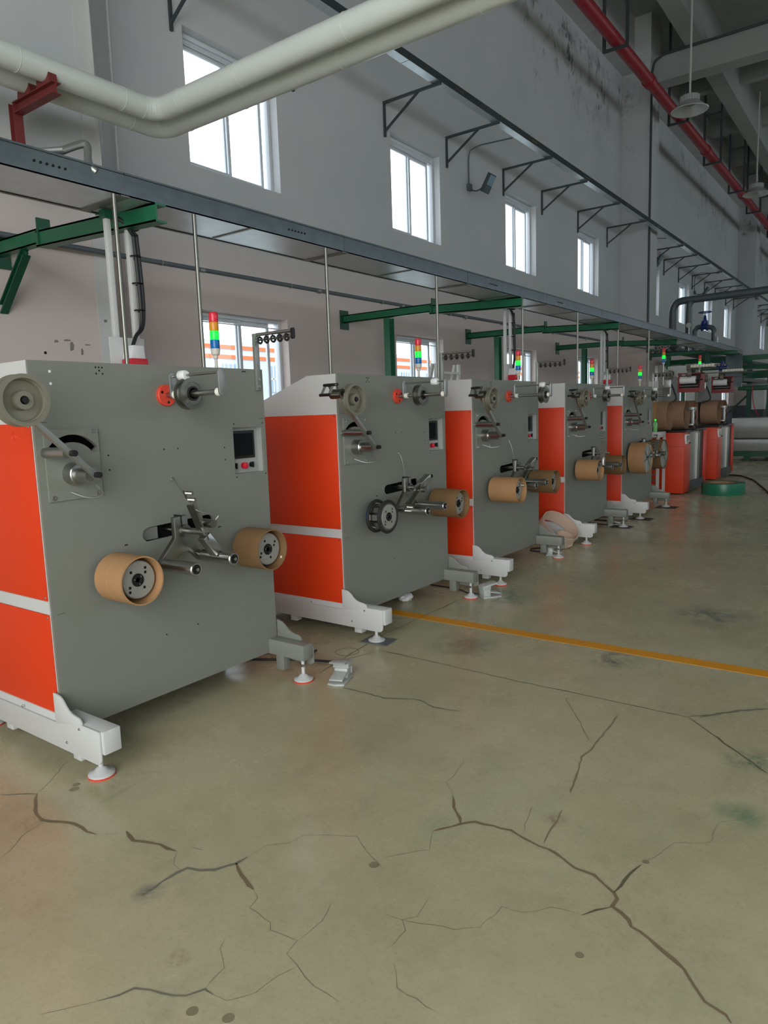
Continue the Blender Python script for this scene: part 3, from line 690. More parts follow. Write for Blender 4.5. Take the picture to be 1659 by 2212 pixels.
    # plate in two bands leaving the arc slot open
    b.prism([(.033, 1.175), (.285, 1.178), (.285, 1.3785), (.033, 1.3785)], 'x', .0, .012)
    b.prism(arcp((.159, 1.3126), .112, math.radians(36.1), math.radians(143.9), 14), 'x', .0, .012)
    ar_ = arcp((.159, 1.3126), .146, math.radians(144), math.radians(36), 14)
    for (a0, a1) in zip(ar_[:-1], ar_[1:]): b.prism([a0, a1, (a1[0], 1.484), (a0[0], 1.484)], 'x', .0, .012)
    b.box(.0, .012, .033, ar_[0][0], 1.3785, 1.484); b.box(.0, .012, ar_[-1][0], .285, 1.3785, 1.484)
    add(b, 'swing_plate', 'grey_paint', t)
    for yy, zz in ((.262, 1.470), (.054, 1.19), (.262, 1.192), (.052, 1.463)):
        b = MB(); b.lathe([(0, .011), (.003, .010), (.003, .006), (.001, .005)], (.012, yy, zz), 'x', 20); add(b, 'cap_screw', 'steel', t)
    # dancer arm
    hy, hz, py, pz = .143, 1.288, -.178, 1.597
    d = V(0, py-hy, pz-hz).normalized()
    ar = MB(); ar.bar(V(.185, hy, hz)-d*.02, V(.185, py, pz)+d*.03, .022, .03, X); ao = add(ar, 'dancer_arm', 'aluminium', t, .003)
    MB().lathe([(.0, .050), (.062, .050), (.066, .047), (.066, .0)], (.012, hy+.005, hz), 'x', 36).build('hub', 'steel', ao)
    MB().lathe([(0, .0345), (.10, .0345), (.10, 0)], (.07, hy+.002, hz-.002), 'x', 32).build('hub_shaft', 'steel', ao)
    pv = V(0, hy, hz)+d*.14
    MB().cyl((-.03, pv.y, pv.z), (.172, pv.y, pv.z), .024, 28).build('stop_pin', 'steel', ao)
    b = MB()
    for q in (V(0, hy, hz), pv): b.cyl((.198, q.y, q.z), (.225, q.y, q.z), .013, 18)
    b.build('end_cap', 'black', ao)
    MB().tube(curve([(.17, hy+.01, hz-.04), (.16, hy+.05, hz-.09), (.08, hy+.03, hz-.105), (.013, hy-.01, hz-.08)]), .0028, 8).build('sensor_wire', 'aluminium', ao)
    po = pulley(.098, .06, t, .235, py, pz)
    MB().cyl((.19, py, pz), (.30, py, pz), .012, 16).build('pulley_bolt', 'black', po)
    cl = MB(); cy, cz = py-.085, pz+.035
    cl.lathe([(0, .014), (0, .030), (.085, .030), (.085, .017)], (.17, cy, cz), 'x', 28, True); co = add(cl, 'tension_clevis', 'brushed_steel', t)
    MB().cyl((.18, cy, cz), (.252, cy, cz), .016, 18).build('bore', 'black', co)
    if clev:
        b = MB(); a, c_, e = (cy-.03, cz+.045), (cy-.10, cz+.0), (cy-.06, cz+.055)
        for xx in (.175, .235):
            b.bar((xx, cy-.005, cz+.02), (xx, cy-.03, cz+.055), .006, .018, X); b.bar((xx, cy-.03, cz+.055), (xx, cy-.065, cz+.052), .006, .018, X); b.bar((xx, cy-.06, cz+.055), (xx, cy-.105, cz-.01), .006, .016, X); b.bar((xx, cy-.105, cz-.006), (xx, cy-.01, cz-.006), .006, .012, X)
        b.build('clevis_link', 'aluminium', co)
        b = MB()
        for q in ((cy-.03, cz+.055), (cy-.065, cz+.052), (cy-.105, cz-.006)): b.cyl((.165, *q), (.245, *q), .009, 12)
        b.build('clevis_pin', 'black', co, kind='stuff')
    # upper guide shaft
    sy_, sz_ = .671, 1.628
    add(MB().lathe([(0, .052), (.018, .052), (.021, .049), (.021, 0)], (0, sy_, sz_), 'x', 36), 'shaft_flange', 'flange_red', t)
    b = MB()
    for a in (.6, 2.7, 4.8): b.cyl((.02, sy_+.034*math.cos(a), sz_+.034*math.sin(a)), (.0225, sy_+.034*math.cos(a), sz_+.034*math.sin(a)), .007, 10)
    add(b, 'flange_bolt', 'black', t)
    sh = add(MB().cyl((.02, sy_, sz_), (.42, sy_, sz_), .0135, 20), 'guide_shaft', 'steel', t)
    MB().cyl((.07, sy_-.002, sz_+.088), (.42, sy_-.002, sz_+.088), .006, 12).build('upper_rod', 'steel', sh)
    for xx in (.062, .41): MB().prism(stadium(sy_, sz_, sy_-.002, sz_+.088, .020), 'x', xx, xx+.012).build('end_link', 'aluminium', sh, .002)
    for xx in (.075, .385): MB().cyl((xx, sy_, sz_), (xx+.026, sy_, sz_), .019, 20).build('nylon_collar', 'nylon', sh)
    MB().lathe([(0, .008), (0, .019), (.008, .024), (.044, .024), (.052, .019), (.052, .008)], (nyl-.026, sy_-.002, sz_+.088), 'x', 24).build('nylon_roller', 'white_plastic', sh)
    g = MB(); R_ = .0745
    g.lathe([(0, .02), (0, R_), (.006, R_), (.009, R_-.012), (.04, R_-.012), (.043, R_), (.050, R_), (.051, R_*.72), (.049, R_*.70), (.049, .036)], (pul-.052, sy_, sz_), 'x', 44, False); go = g.build('guide_pulley', 'brushed_steel', t)
    b = MB(); b.lathe([(0, .034), (.004, .034), (.004, .026), (-.004, .02), (.012, .018), (.012, .0)], (pul-.003, sy_, sz_), 'x', 28); b.build('bearing', 'black', go)
    b = MB()
    for a in (1.8, 3.9, 6.0): b.cyl((pul-.002, sy_+.058*math.cos(a), sz_+.058*math.sin(a)), (pul+.002, sy_+.058*math.cos(a), sz_+.058*math.sin(a)), .003, 8)
    b.build('pulley_bolt', 'steel', go)
    # roller guide at the right
    b = MB(); b.box(0, .022, 1.275, 1.306, 1.655, 1.965); gd = add(b, 'guide_post', 'aluminium', t, .002)
    b = MB(); b.cyl((.022, 1.288, 1.958), (guide_len, 1.288, 1.958), .0095, 12); b.cyl((.0, 1.288, 1.928), (guide_len, 1.288, 1.928), .006, 12); b.build('guide_rod', 'steel', gd)
    MB().prism(stadium(1.288, 1.925, 1.288, 1.96, .012), 'x', guide_len, guide_len+.012).build('end_link', 'black', gd)
    for k in range(5): MB().torus((.05+k*(guide_len-.07)/4.4, 1.288, 1.926), .016, .0065, 'x', 20, 6).build('guide_ring', 'rubber', gd)
    b = MB()
    for zz in (1.675, 1.715): b.lathe([(0, .008), (.006, .008), (.006, .004)], (.022, 1.292, zz), 'x', 14)
    b.build('post_bolt', 'steel', gd)
    # signal tower
    sx = -.15
    st = add(MB().lathe([(0, .014), (.03, .0085), (.062, .0085), (.066, .013), (.08, .014), (.088, .023), (.118, .026)], (sx, sy, TOP-.002), 'z', 24), 'signal_tower', 'beige_plastic', t)
    for k, (nm, m) in enumerate((('blue_lens', 'lens_blue'), ('green_lens', 'lens_green'), ('amber_lens', 'lens_amber'), ('red_lens', 'lens_red'))):
        b = MB(); b.lathe([(0, .0245), (.003, .0255), (.044, .0255), (.047, .0245)]+([(.052, .02), (.054, 0)] if k == 3 else []), (sx, sy, TOP+.116+k*.0475), 'z', 28); b.build(nm, m, st)
    # wrist: clamp, V bracket and pressing rollers
    ay, az = .648, .968
    if arm == 'E': ay = .60
    b = MB(); hx0, hx1 = .075, .105
    b.prism([(ay-.055, az+.07), (ay+.022, az+.075), (ay+.026, az-.035), (ay+.10, az-.12), (ay+.12, az-.15), (ay+.085, az-.165), (ay+.045, az-.125), (ay+.015, az-.105), (ay-.02, az-.11), (ay-.10, az-.165), (ay-.15, az-.165), (ay-.155, az-.135), (ay-.055, az-.03)], 'x', hx0, hx1)
    vb = add(b, 'roller_bracket', 'brushed_steel', t, .003)
    MB().box(hx0-.02, hx1+.004, ay-.02, ay-.014, az+.01, az+.078).build('clamp_slit', 'black', vb)
    MB().cyl((-.05, ay, az), (.26, ay, az), .0155, 20).build('swing_shaft', 'steel', vb)
    MB().lathe([(0, .03), (.012, .03)], (hx1, ay, az), 'x', 24).build('shaft_collar', 'brushed_steel', vb)
    for (ry, rz_) in ((ay-.138, az-.145), (ay+.092, az-.138)):
        b = MB(); b.lathe([(0, .016), (.02, .016), (.022, .031), (.24, .032), (.244, .029), (.244, .023), (.238, .022)], (hx1, ry, rz_), 'x', 32); ro = add(b, 'press_roller', 'steel', t)
        MB().lathe([(.240, .022), (.243, .021), (.242, .009), (.249, .009), (.249, 0)], (hx1, ry, rz_), 'x', 24).build('roller_bearing', 'black', ro)
        MB().cyl((hx1+.24, ry, rz_), (hx1+.254, ry, rz_), .008, 12).build('roller_pin', 'steel', ro)
    # pay-on head
    if arm == 'A': p0, p1 = V(.235, .592, 1.105), V(.235, .665, .93); hd = V(.24, .715, .875)
    elif arm == 'B': p0, p1 = V(.235, .44, .875), V(.235, .60, 1.0); hd = V(.24, .68, 1.03)
    elif arm == 'C': p0, p1 = V(.28, .395, 1.13), V(.28, .365, .92); hd = V(.28, .36, .87)
    else: p0, p1 = V(.28, .56, 1.03), V(.28, .50, .86); hd = V(.28, .46, .82)
    dd = (p1-p0).normalized()
    h = add(MB().bar(p0, p1, .010, .052, X), 'pay_on_arm', 'brushed_steel', t)
    nrm = X.cross(dd).normalized()
    MB().bar(p0+nrm*.024, p1+nrm*.024, .02, .006, X).build('arm_flange', 'steel', h)
    MB().bar(p1-dd*.02, hd+dd*.02, .05, .05, X).build('head_block', 'steel', h, .003)
    MB().bar(hd-dd*.01, hd+dd*.035+V(.02, .01, 0), .02, .012, X).build('head_tip', 'black', h)
    mid = p0.lerp(p1, .62)
    MB().cyl((.20, mid.y+.04, mid.z+.012), (.29, mid.y+.04, mid.z+.012), .021, 22).build('head_cylinder', 'brushed_steel', h) if arm in 'AB' else None
    MB().cyl((.25, ay, az), (.25, mid.y, mid.z), .012, 14).build('cross_link', 'steel', h)
    e0 = p0-dd*.03
    b = MB()
    for q in (0, 1):
        c0 = e0 - dd*.022*q*1.6
        for k in range(7): b.lathe([(k*.007, .0085), (k*.007+.0035, .0105), (k*.007+.007, .0085)], (.235, c0.y+.004, c0.z+(0 if q else 0)), 'x', 14)
    b.build('spring_roller', 'steel', h)
    MB().bar(e0+V(0, -.008, .008), e0-dd*.045+V(0, -.008, .004), .006, .008, X).build('roller_link', 'brushed_steel', h)
    wp = {'A': [(.0, .681, 1.214), (.18, .62, 1.13), (.26, .60, 1.085), (.27, .66, 1.06), (.27, .725, 1.045), (.26, .715, 1.02)],
          'B': [(.0, .681, 1.214), (.02, .69, 1.15), (.06, .66, 1.04), (.12, .61, .97), (.2, .55, .96), (.24, .53, 1.0)],
          'C': [(.0, .60, 1.25), (.05, .62, 1.2), (.12, .59, 1.05), (.2, .5, .99)], 'D': [(.0, .60, 1.25), (.1, .62, 1.2), (.14, .6, 1.1), (.28, .56, 1.05)]}[arm if arm in 'ABCD' else 'D']
    add(MB().tube(curve(wp), .003, 8), 'air_line', 'aluminium', t)
    add(MB().lathe([(0, .011), (.002, .010), (.002, .004)], (0, wp[0][1], wp[0][2]), 'x', 16), 'grommet', 'steel', t)
    # spindles
    for k, (yy, zz) in enumerate(((.303, .80), (1.126, .797))):
        big = cr[k] > .15
        R1 = cr[k]-.024 if not big else cr[k]-.012
        xl = cores[k]-(.026 if not big else .016)
        off = .02 if not big else 0
        b = MB(); b.lathe([(0, .03), (xl-.04, .03), (xl-.04, R1), (xl-.004, R1), (xl, R1-.004), (xl, .026)], (0, yy+off*.3, zz), 'x', 48, False)
        sp = add(b, 'spindle', 'disc_alu', t)
        MB().lathe([(0, .048), (.02, .048), (.024, .03)], (0, yy, zz), 'x', 28).build('spindle_flange', 'rubber', sp)
        b = MB(); b.lathe([(0, .030), (.004, .030), (.004, .012), (-.002, .01)], (xl, yy, zz), 'x', 24)
        for a in (.1, .35, 1.75, 3.24, 3.49, 4.9) if not big else ():
            rr = (.058 if a in (.35, 3.49) else .045)*(R1/.077); a2 = a+(.5 if k == 0 else .2)
            b.lathe([(0, .0068), (.0008, .0068)], (xl, yy+rr*math.cos(a2), zz+rr*math.sin(a2)), 'x', 12)
        b.build('hub_hole', 'void', sp)
        b = MB()
        for a in (.8, 2.9, 5.0): b.cyl((xl+.004, yy+.02*math.cos(a), zz+.02*math.sin(a)), (xl+.007, yy+.02*math.cos(a), zz+.02*math.sin(a)), .0035, 8)
        b.build('hub_bolt', 'steel', sp)
        if big:
            b = MB()
            for a in range(6): b.bar((xl+.003, yy, zz), (xl+.003, yy+R1*.96*math.cos(a*math.pi/3+.3), zz+R1*.96*math.sin(a*math.pi/3+.3)), .012, .004, X)
            b.torus((xl, yy, zz), R1, .005, 'x', 48, 6); b.build('wheel_spoke', 'steel', sp)
        if k == 0 and leftkind == 'wheel':
            for xx in (.055, .15): MB().torus((xx, yy, zz), .105, .0125, 'x', 48, 10).build('rubber_ring', 'rubber', sp)
            b = MB()
            for a in range(10):
                b.bar((.05, yy+.082*math.cos(a*.628), zz+.082*math.sin(a*.628)), (.15, yy+.082*math.cos(a*.628), zz+.082*math.sin(a*.628)), .04, .01, (0, math.cos(a*.628), math.sin(a*.628)))
            b.build('expanding_bar', 'steel', sp)
            b = MB()
            for xx in (.05, .145): b.lathe([(0, .03), (0, .1), (.012, .1), (.012, .03)], (xx, yy, zz), 'x', 44, True)
            b.build('wheel_disc', 'brushed_steel', sp)
            MB().lathe([(0, .05), (0, .085), (.018, .088), (.018, .05)], (.022, yy, zz), 'x', 40, True).build('blue_disc', 'blue_plastic', sp)
            continue
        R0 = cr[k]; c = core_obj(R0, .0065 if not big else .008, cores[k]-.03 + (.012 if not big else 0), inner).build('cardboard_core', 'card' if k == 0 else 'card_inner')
        c.location = (ox+.03, oy+yy, zz)
        side = 'left' if k == 0 else 'right'
        tag(c, ('wide ' if big else '')+'brown cardboard core on the %s spindle of the %s winding machine' % (side, ORD[idx]), 'cardboard core', 'cardboard cores on the winding machines')
        if idx == 0 and k == 1:
            MB().lathe([(0, .007), (.001, .007), (.001, .0)], (cores[k]-.035, .078, -.055), 'x', 14).build('round_sticker', 'sticker_white', c)
    return t
ORD = ['first', 'second', 'third', 'fourth', 'fifth']
def thing_part(n, p): return p
machine(0, -2.949, 1.564, 'nearest and largest grey winding machine with orange side panels, cut off at the left edge', 'A', .215, .15, (.22, .21), sy=1.14)
machine(1, -3.010, 3.636, 'second grey winding machine, with black rubber rings on its bare left spindle', 'B', .235, .33, (.185, .26), leftkind='wheel')
machine(2, -3.001, 5.431, 'third grey winding machine, with two cardboard cores and its top pulley at the shaft end', 'B', .375, .34, (.285, .265), (.113, .113))
machine(3, -3.023, 7.556, 'fourth grey winding machine, behind the cardboard rings lying on the floor', 'C', .245, .23, (.27, .265), (.118, .118))
machine(4, -3.037, 9.582, 'fifth grey winding machine, carrying two wide large cardboard cores', 'D', .235, .22, (.245, .235), (.212, .212))

# ------------------------------------------------------------------ far red cabinet machines
def far_machine(oy, lab, which):
    t = thing('cabinet_winder', lab, 'machine', (-2.96, oy, 0), 'far red cabinet winders')
    b = MB(); b.prism([(-.62, .02), (-.0, .02), (-.0, .80), (.0, 1.035), (-.62, 1.035)][:2]+[(0, .80), (-.03, 1.035), (-.62, 1.035)], 'y', 0, .44); add(b, 'cabinet', 'orange_paint', t, .004)
    MB().box(-.34, -.004, -.004, 0, .80, .806).build('panel_seam', 'dark_orange', t)
    b = MB(); b.box(-.02, .012, .10, .34, .84, 1.0); c = b.build('console', 'white_plastic', t, .004); MB().box(.012, .018, .12, .32, .87, .98).build('console_screen', 'screen', c); MB().cyl((.012, .3, .855), (.03, .3, .855), .012, 12).build('knob', 'black', c)
    b = MB(); b.box(-.03, -.012, .44, 1.42, .03, 1.03); add(b, 'front_plate', 'grey_paint', t)
    b = MB(); b.box(-.012, .015, .46, 1.40, .03, .19); add(b, 'plinth', 'dark_steel_paint', t)
    for yy in (.9, 1.02): add(MB().box(-.012, .012, yy, yy+.03, .19, 1.0), 'slide_rail', 'steel', t)
    add(MB().box(-.03, -.006, 1.12, 1.40, .19, 1.03), 'dark_slot', 'black', t)
    add(MB().box(-.5, .03, 1.42, 1.50, .06, 1.04), 'end_panel', 'dark_orange', t, .004)
    add(MB().box(-.62, -.03, .44, 1.42, .03, 1.02), 'lower_body', 'light_paint', t)
    add(MB().box(-.55, .02, .02, 1.5, 1.04, 1.07), 'top_rail', 'black', t)
    # upright head
    b = MB(); b.prism([(.05, 1.07), (1.2, 1.07), (1.2, 1.98), (.72, 2.0), (.05, 2.16)], 'x', -.44, -.38); add(b, 'back_plate', 'grey_paint', t)
    add(MB().box(-.62, -.44, .1, 1.15, 1.07, 1.9), 'head_body', 'light_paint', t)
    # maroon tray with white roll
    b = MB(); b.box(-.18, .16, .22, .235, 1.70, 1.76); b.box(-.18, .16, .60, .615, 1.70, 2.02); b.box(-.18, .16, .235, .6, 1.70, 1.715); b.box(-.18, -.165, .235, .6, 1.715, 2.02); b.prism([(.235, 1.715), (.60, 1.715), (.60, 2.02), (.40, 2.02)], 'x', .145, .16)
    b.box(-.18, .16, .40, .60, 2.005, 2.02)
    mt = add(b, 'roll_housing', 'maroon_paint', t)
    MB().box(-.16, .14, .52, .58, 1.75, 1.98).build('housing_back', 'black', mt)
    MB().lathe([(0, .02), (0, .055), (.006, .062), (.26, .062), (.266, .055), (.266, .02)], (-.185, .34, 1.90), 'x', 28).build('white_roll', 'white_plastic', mt)
    MB().cyl((-.2, .34, 1.90), (.19, .34, 1.90), .012, 12).build('roll_shaft', 'black', mt)
    for zz in (1.76, 1.80): MB().cyl((-.16, .30, zz), (.13, .30, zz), .012, 12).build('idler_rod', 'steel', mt)
    # guide pulleys
    for (yy, zz, xx, r) in ((.10, 1.99, -.28, .085), (.22, 2.0, -.02, .06)): pulley(r, .045, t, xx, yy, zz, .015)
    add(MB().box(-.4, -.24, .06, .14, 1.78, 1.92), 'pulley_arm', 'aluminium', t, .01)
    b = MB(); b.tube(curve([(-.25, .08, 1.85), (-.18, .05, 1.7), (-.16, .05, 1.58), (-.3, .04, 1.52), (-.4, .05, 1.52)]), .014, 8); add(b, 'hose', 'cable_black', t)
    # nylon guide rollers
    for zz, x0, x1 in ((2.13, -.12, .56), (2.075, -.16, .56), (2.0, -.2, .4)):
        g = add(MB().cyl((x0, .46, zz), (x1, .46, zz), .008, 10), 'guide_bar', 'steel', t)
        if zz > 2.1:
            for k in range(8): MB().lathe([(0, .012), (0, .026), (.04, .026), (.04, .012)], (x0+.09+k*.047, .46, zz), 'x', 16).build('nylon_ring', 'nylon', g)
    add(MB().box(-.4, -.1, .45, .47, 1.98, 2.15), 'guide_arm', 'aluminium', t)
    # gripper towers in front of the cores
    b = MB(); b.box(-.0, .05, .42, .48, 1.14, 1.44); b.box(-.04, .06, .36, .56, 1.40, 1.45); b.box(-.05, .05, .38, .54, 1.14, 1.17); add(b, 'gripper_tower', 'aluminium', t, .004)
    b = MB(); b.tube(curve([(.02, .45, 1.42), (.07, .44, 1.3), (.04, .5, 1.2), (.08, .48, 1.08), (-.1, .3, 1.06), (-.3, .1, 1.07)]), .011, 8); add(b, 'gripper_hose', 'cable_black', t)
    # spindles
    for yy in (.24, .92):
        s = add(MB().lathe([(0, .03), (.25, .03), (.25, .2), (.27, .2), (.27, .03)], (-.38, yy, 1.325), 'x', 32), 'spindle', 'dark_orange' if yy > .5 else 'black', t)
    # signal tower
    st = add(MB().lathe([(0, .010), (.34, .010), (.345, .018), (.37, .026)], (-.36, .03, 1.83) if True else None, 'z', 16), 'signal_tower', 'rod_white', t)
    for k, (nm, m) in enumerate((('blue_lens', 'lens_blue'), ('green_lens', 'lens_green'), ('amber_lens', 'lens_amber'), ('red_lens', 'lens_red'))):
        MB().lathe([(0, .024), (.003, .0255), (.055, .0255), (.058, .024)]+([(.064, 0)] if k == 3 else []), (-.36, .03, 2.20+k*.058), 'z', 20).build(nm, m, st)
    return t
far_machine(12.5, 'nearer red cabinet winder with big brown cores and a white roll in a maroon housing', 0)
far_machine(15.07, 'farther red cabinet winder, standing beside the stainless tank', 1)
for q, (oy, w_) in enumerate(((12.5, 'nearer'), (15.07, 'farther'))):
    for k, (yy, x0, x1, r, d) in enumerate(((.24, -.33, -.02, .235, 'front'), (.92, -.30, -.05, .235, 'right-hand'), (.05, -.9, -.58, .25, 'rear'))):
        if k == 2 and q: continue
        o = core_obj(r, .012, x1-x0).build('large_core', 'card_dark'); o.location = (-2.96+x0, oy+yy, 1.325)
        tag(o, 'large dark cardboard core, the %s one of the %s red cabinet winder' % (d, w_), 'cardboard core', 'large cores on the red cabinet winders')
# extra upright cores at the rear of the nearer cabinet
for k, (u, v_) in enumerate(((1422, 893), (1448, 893))):
    p = at(u, v_, 0, -3.45 if k == 0 else -3.30)
    o = core_obj(.235, .012, .16).build('large_core', 'card_dark' if k else 'card'); o.location = (p.x, min(p.y, 12.3), 1.325+.0)
    tag(o, ('leftmost' if k == 0 else 'second from left')+' large cardboard core seen behind the fifth winding machine', 'cardboard core', 'large cores on the red cabinet winders')
tag(MB().box(-3.75, -3.2, 11.75, 12.44, 1.04, 1.08).build('x', 'light_paint'), 'pale shelf under the rear cores', 'shelf') if False else None
t = thing('core_rack', 'pale rack holding the rear cores between the fifth winder and the red cabinets', 'rack', (-3.5, 12.0, 0))
add(MB().box(-.35, .3, -.1, .3, .98, 1.07), 'shelf', 'light_paint', t, .004)
for xx, yy in ((-.33, -.08), (.28, -.08), (-.33, .28), (.28, .28)): add(MB().box(xx-.02, xx+.02, yy-.02, yy+.02, 0, .98), 'leg', 'light_paint', t)
for k in range(6): add(MB().cyl((-.3, .0, .2+k*.09), (.25, .0, .2+k*.09), .018, 12), 'roller', 'steel', t)
p = at(1415, 925, 0, -3.3)
t = thing('water_bottle', 'clear green-capped plastic bottle standing by the large cores', 'bottle', (-3.28, 11.96, 1.07))
add(MB().lathe([(0, .028), (.01, .032), (.14, .032), (.17, .014), (.185, .012)], (0, 0, 0), 'z', 20), 'bottle_body', 'bottle_green', t)
add(MB().lathe([(0, .015), (.02, .015)], (0, 0, .185), 'z', 16), 'cap', 'lens_green', t)

# ------------------------------------------------------------------ tank and far end
t = thing('stainless_tank', 'long stainless steel trough on a green base at the far right', 'tank', (-3.65, 20.3, 0))
add(MB().box(0, 6, 0, 1.3, .58, 1.10), 'tank_wall', 'stainless', t, .01)
add(MB().box(.0, 6, -.03, 1.3, .26, .56), 'tank_skirt', 'stainless', t, .01)
add(MB().box(0, 6, -.04, .0, .56, .58), 'seam', 'black', t)
add(MB().box(0, 6, .0, 1.25, .12, .26), 'base_frame', 'green_dark', t)
for x in (.3, 2, 4, 5.7): add(MB().box(x, x+.12, .1, .25, 0, .12), 'leg', 'green_dark', t)
def frame_post(x, y, z1, lab, m='green_dark'):
    b = MB(); ibeam(b, (x, y, 0), (x, y, z1), .12, .14); tag(b.build('green_post', m), lab, 'post', 'green posts at the far end')
frame_post(-4.25, 20.2, 2.9, 'green steel post just left of the stainless tank')
frame_post(-3.9, 24.2, 2.7, 'dark green post behind the tank, left one', 'green_dark')
frame_post(-3.35, 24.2, 2.7, 'dark green post behind the tank, near the right edge', 'green_dark')
t = thing('far_platform', 'green steel frame with a flat grey top behind the stainless tank', 'frame', (-3.6, 24.5, 0))
add(MB().box(-.6, 3, -.4, .6, 1.98, 2.04), 'top_sheet', 'galvanised', t)
for y_ in (-.35, .5): b = MB(); channel(b, (-.6, y_, 1.92), (3, y_, 1.92), .06, .12); add(b, 'edge_beam', 'green_paint', t)
b = MB(); ibeam(b, (-.9, 0, 1.2), (-.35, 0, 1.75), .05, .07); add(b, 'brace', 'green_dark', t)
t = thing('white_cabinet', 'narrow white wall cabinet beyond the tank', 'cabinet', (-5.2, 32.5, 1.2))
add(MB().box(0, .55, 0, .25, 0, 1.25), 'body', 'white_plastic', t, .01); add(MB().box(.05, .5, .05, .2, -1.2, 0), 'stand', 'dark_steel_paint', t); add(MB().box(.03, .52, -.012, 0, .03, 1.22), 'door', 'light_paint', t, .004)
p = at(1640, 870, 1, 21.9)
tag(MB().tube(curve([(-3.8, 24.1, 1.99), (-3.78, 24.05, 1.7), (-3.7, 24.0, 1.3), (-3.5, 23.9, .9), (-3.45, 23.9, .0)]), .012, 8).build('red_hose', 'red_plastic'), 'thin red hose hanging above the stainless tank', 'hose')
# roof-level green pipe racks
for k, (y, z) in enumerate(((22.8, 2.75), (25.6, 2.6), (28, 2.5), (30.5, 2.45))):
    b = MB(); ibeam(b, (-5.9, y, z), (-2.2, y, z), .1, .14); tag(b.build('green_crossbeam', 'green_paint'), 'green cross beam of the far pipe rack, '+['nearest', 'second', 'third', 'farthest'][k]+' of four', 'beam', 'green beams of the far pipe rack')
for k in range(3):
    tag(MB().cyl((-5.6+k*.22, 20.8, 2.99), (-4.8+k*.4, 45, 2.93), .045, 10).build('rack_pipe', 'grey_pipe'), 'grey pipe lying along the far rack, '+['wall side', 'middle', 'aisle side'][k]+' of three', 'pipe', 'pipes on the far rack')
# grey steam pipes with valves
t = thing('steam_pipe', 'dark grey pipe pair rising and turning right across the hall below the windows', 'pipe', (0, 22, 0))
add(MB().tube(bend((-5.6, 0, 3.05), (-5.6, 0, 4.42), (2, .0, 4.52), .3), .10, 18), 'riser', 'grey_pipe', t)
add(MB().tube(bend((-5.16, 0, 3.05), (-5.16, 0, 4.425), (-4.6, 0, 4.437), .2), .09, 18), 'riser', 'grey_pipe', t)
t = thing('blue_valve', 'blue gate valve with handwheel on a grey pipe loop above the tray', 'valve', (-4.75, 22.6, 0))
add(MB().tube(bend((-.38, 0, 2.95), (-.38, 0, 3.70), (0, 0, 3.72), .13)[:-1]+bend((-.2, 0, 3.71), (.14, 0, 3.66), (.14, 0, 2.9), .13)[1:], .068, 16), 'pipe_loop', 'grey_pipe', t)
v0 = add(MB().lathe([(0, .12), (.03, .12), (.03, .085), (.14, .085), (.14, .12), (.17, .12)], (-.20, 0, 3.70), 'x', 20), 'valve_body', 'valve_blue', t)
MB().lathe([(0, .08), (.1, .09), (.12, .055), (.24, .035), (.27, .016), (.36, .016)], (-.115, 0, 3.76), 'z', 16).build('bonnet', 'valve_blue', v0)
MB().torus((-.115, 0, 4.11), .17, .016, 'z', 24, 6).build('handwheel', 'valve_blue', v0)
for k, (u, v_) in enumerate(((1453, 748), (1560, 795))):
    p = at(u, v_, 1, 21.2)
    t = thing('blue_valve', ['blue valve low on the grey risers', 'blue valve hanging under the green beam'][k], 'valve', p)
    t.scale = (1, 1, 1) if k == 0 else (.65, .65, .65)
    add(MB().lathe([(-.2, .14), (-.16, .14), (-.16, .09), (.16, .09), (.16, .14), (.2, .14)], (0, 0, 0), 'x', 18), 'valve_body', 'grey_pipe' if k == 0 else 'valve_blue', t)
    add(MB().lathe([(0, .08), (.1, .09), (.22, .07), (.24, .03)], (0, 0, .05), 'z', 14), 'bonnet', 'valve_blue', t)
for k, (u, v_) in enumerate(((1416, 753), (1437, 743))):
    p = at(u, v_, 1, 20.9); t = thing('pipe_flange', ['left', 'right'][k]+' one of two bare steel bolted flanges above the far machines', 'flange', p)
    add(MB().lathe([(0, .05), (0, .155), (.03, .155), (.03, .05)], (0, -.02, 0), 'y', 28, True), 'disc', 'steel', t)
    b = MB()
    for a in range(8): b.cyl((.11*math.cos(a*.785), -.024, .11*math.sin(a*.785)), (.11*math.cos(a*.785), -.018, .11*math.sin(a*.785)), .018, 10)
    add(b, 'bolt_hole', 'void', t)
    add(MB().cyl((0, 0, -.0), (0, .5, 0), .05, 14), 'pipe_stub', 'grey_pipe', t)
for k, (u, v_) in enumerate(((1488, 703), (1550, 722))):
    p = at(u, v_, 1, 21.5); t = thing('pressure_gauge', ['left', 'right'][k]+' one of two small pressure gauges above the cable tray', 'gauge', p)
    add(MB().lathe([(0, .07), (.04, .07), (.045, .06)], (0, -.03, 0), 'y', 20), 'dial', 'steel', t); add(MB().cyl((0, 0, -.05), (0, 0, 2.93-p.z), .016, 8), 'stem', 'steel', t)
# small sensor on the pilaster
tag(MB().box(PX, PX+.06, 20.3, 20.42, 2.02, 2.2).build('wall_switch', 'beige_plastic', bevel=.005), 'small beige box on the pilaster above the fifth machine', 'switch')

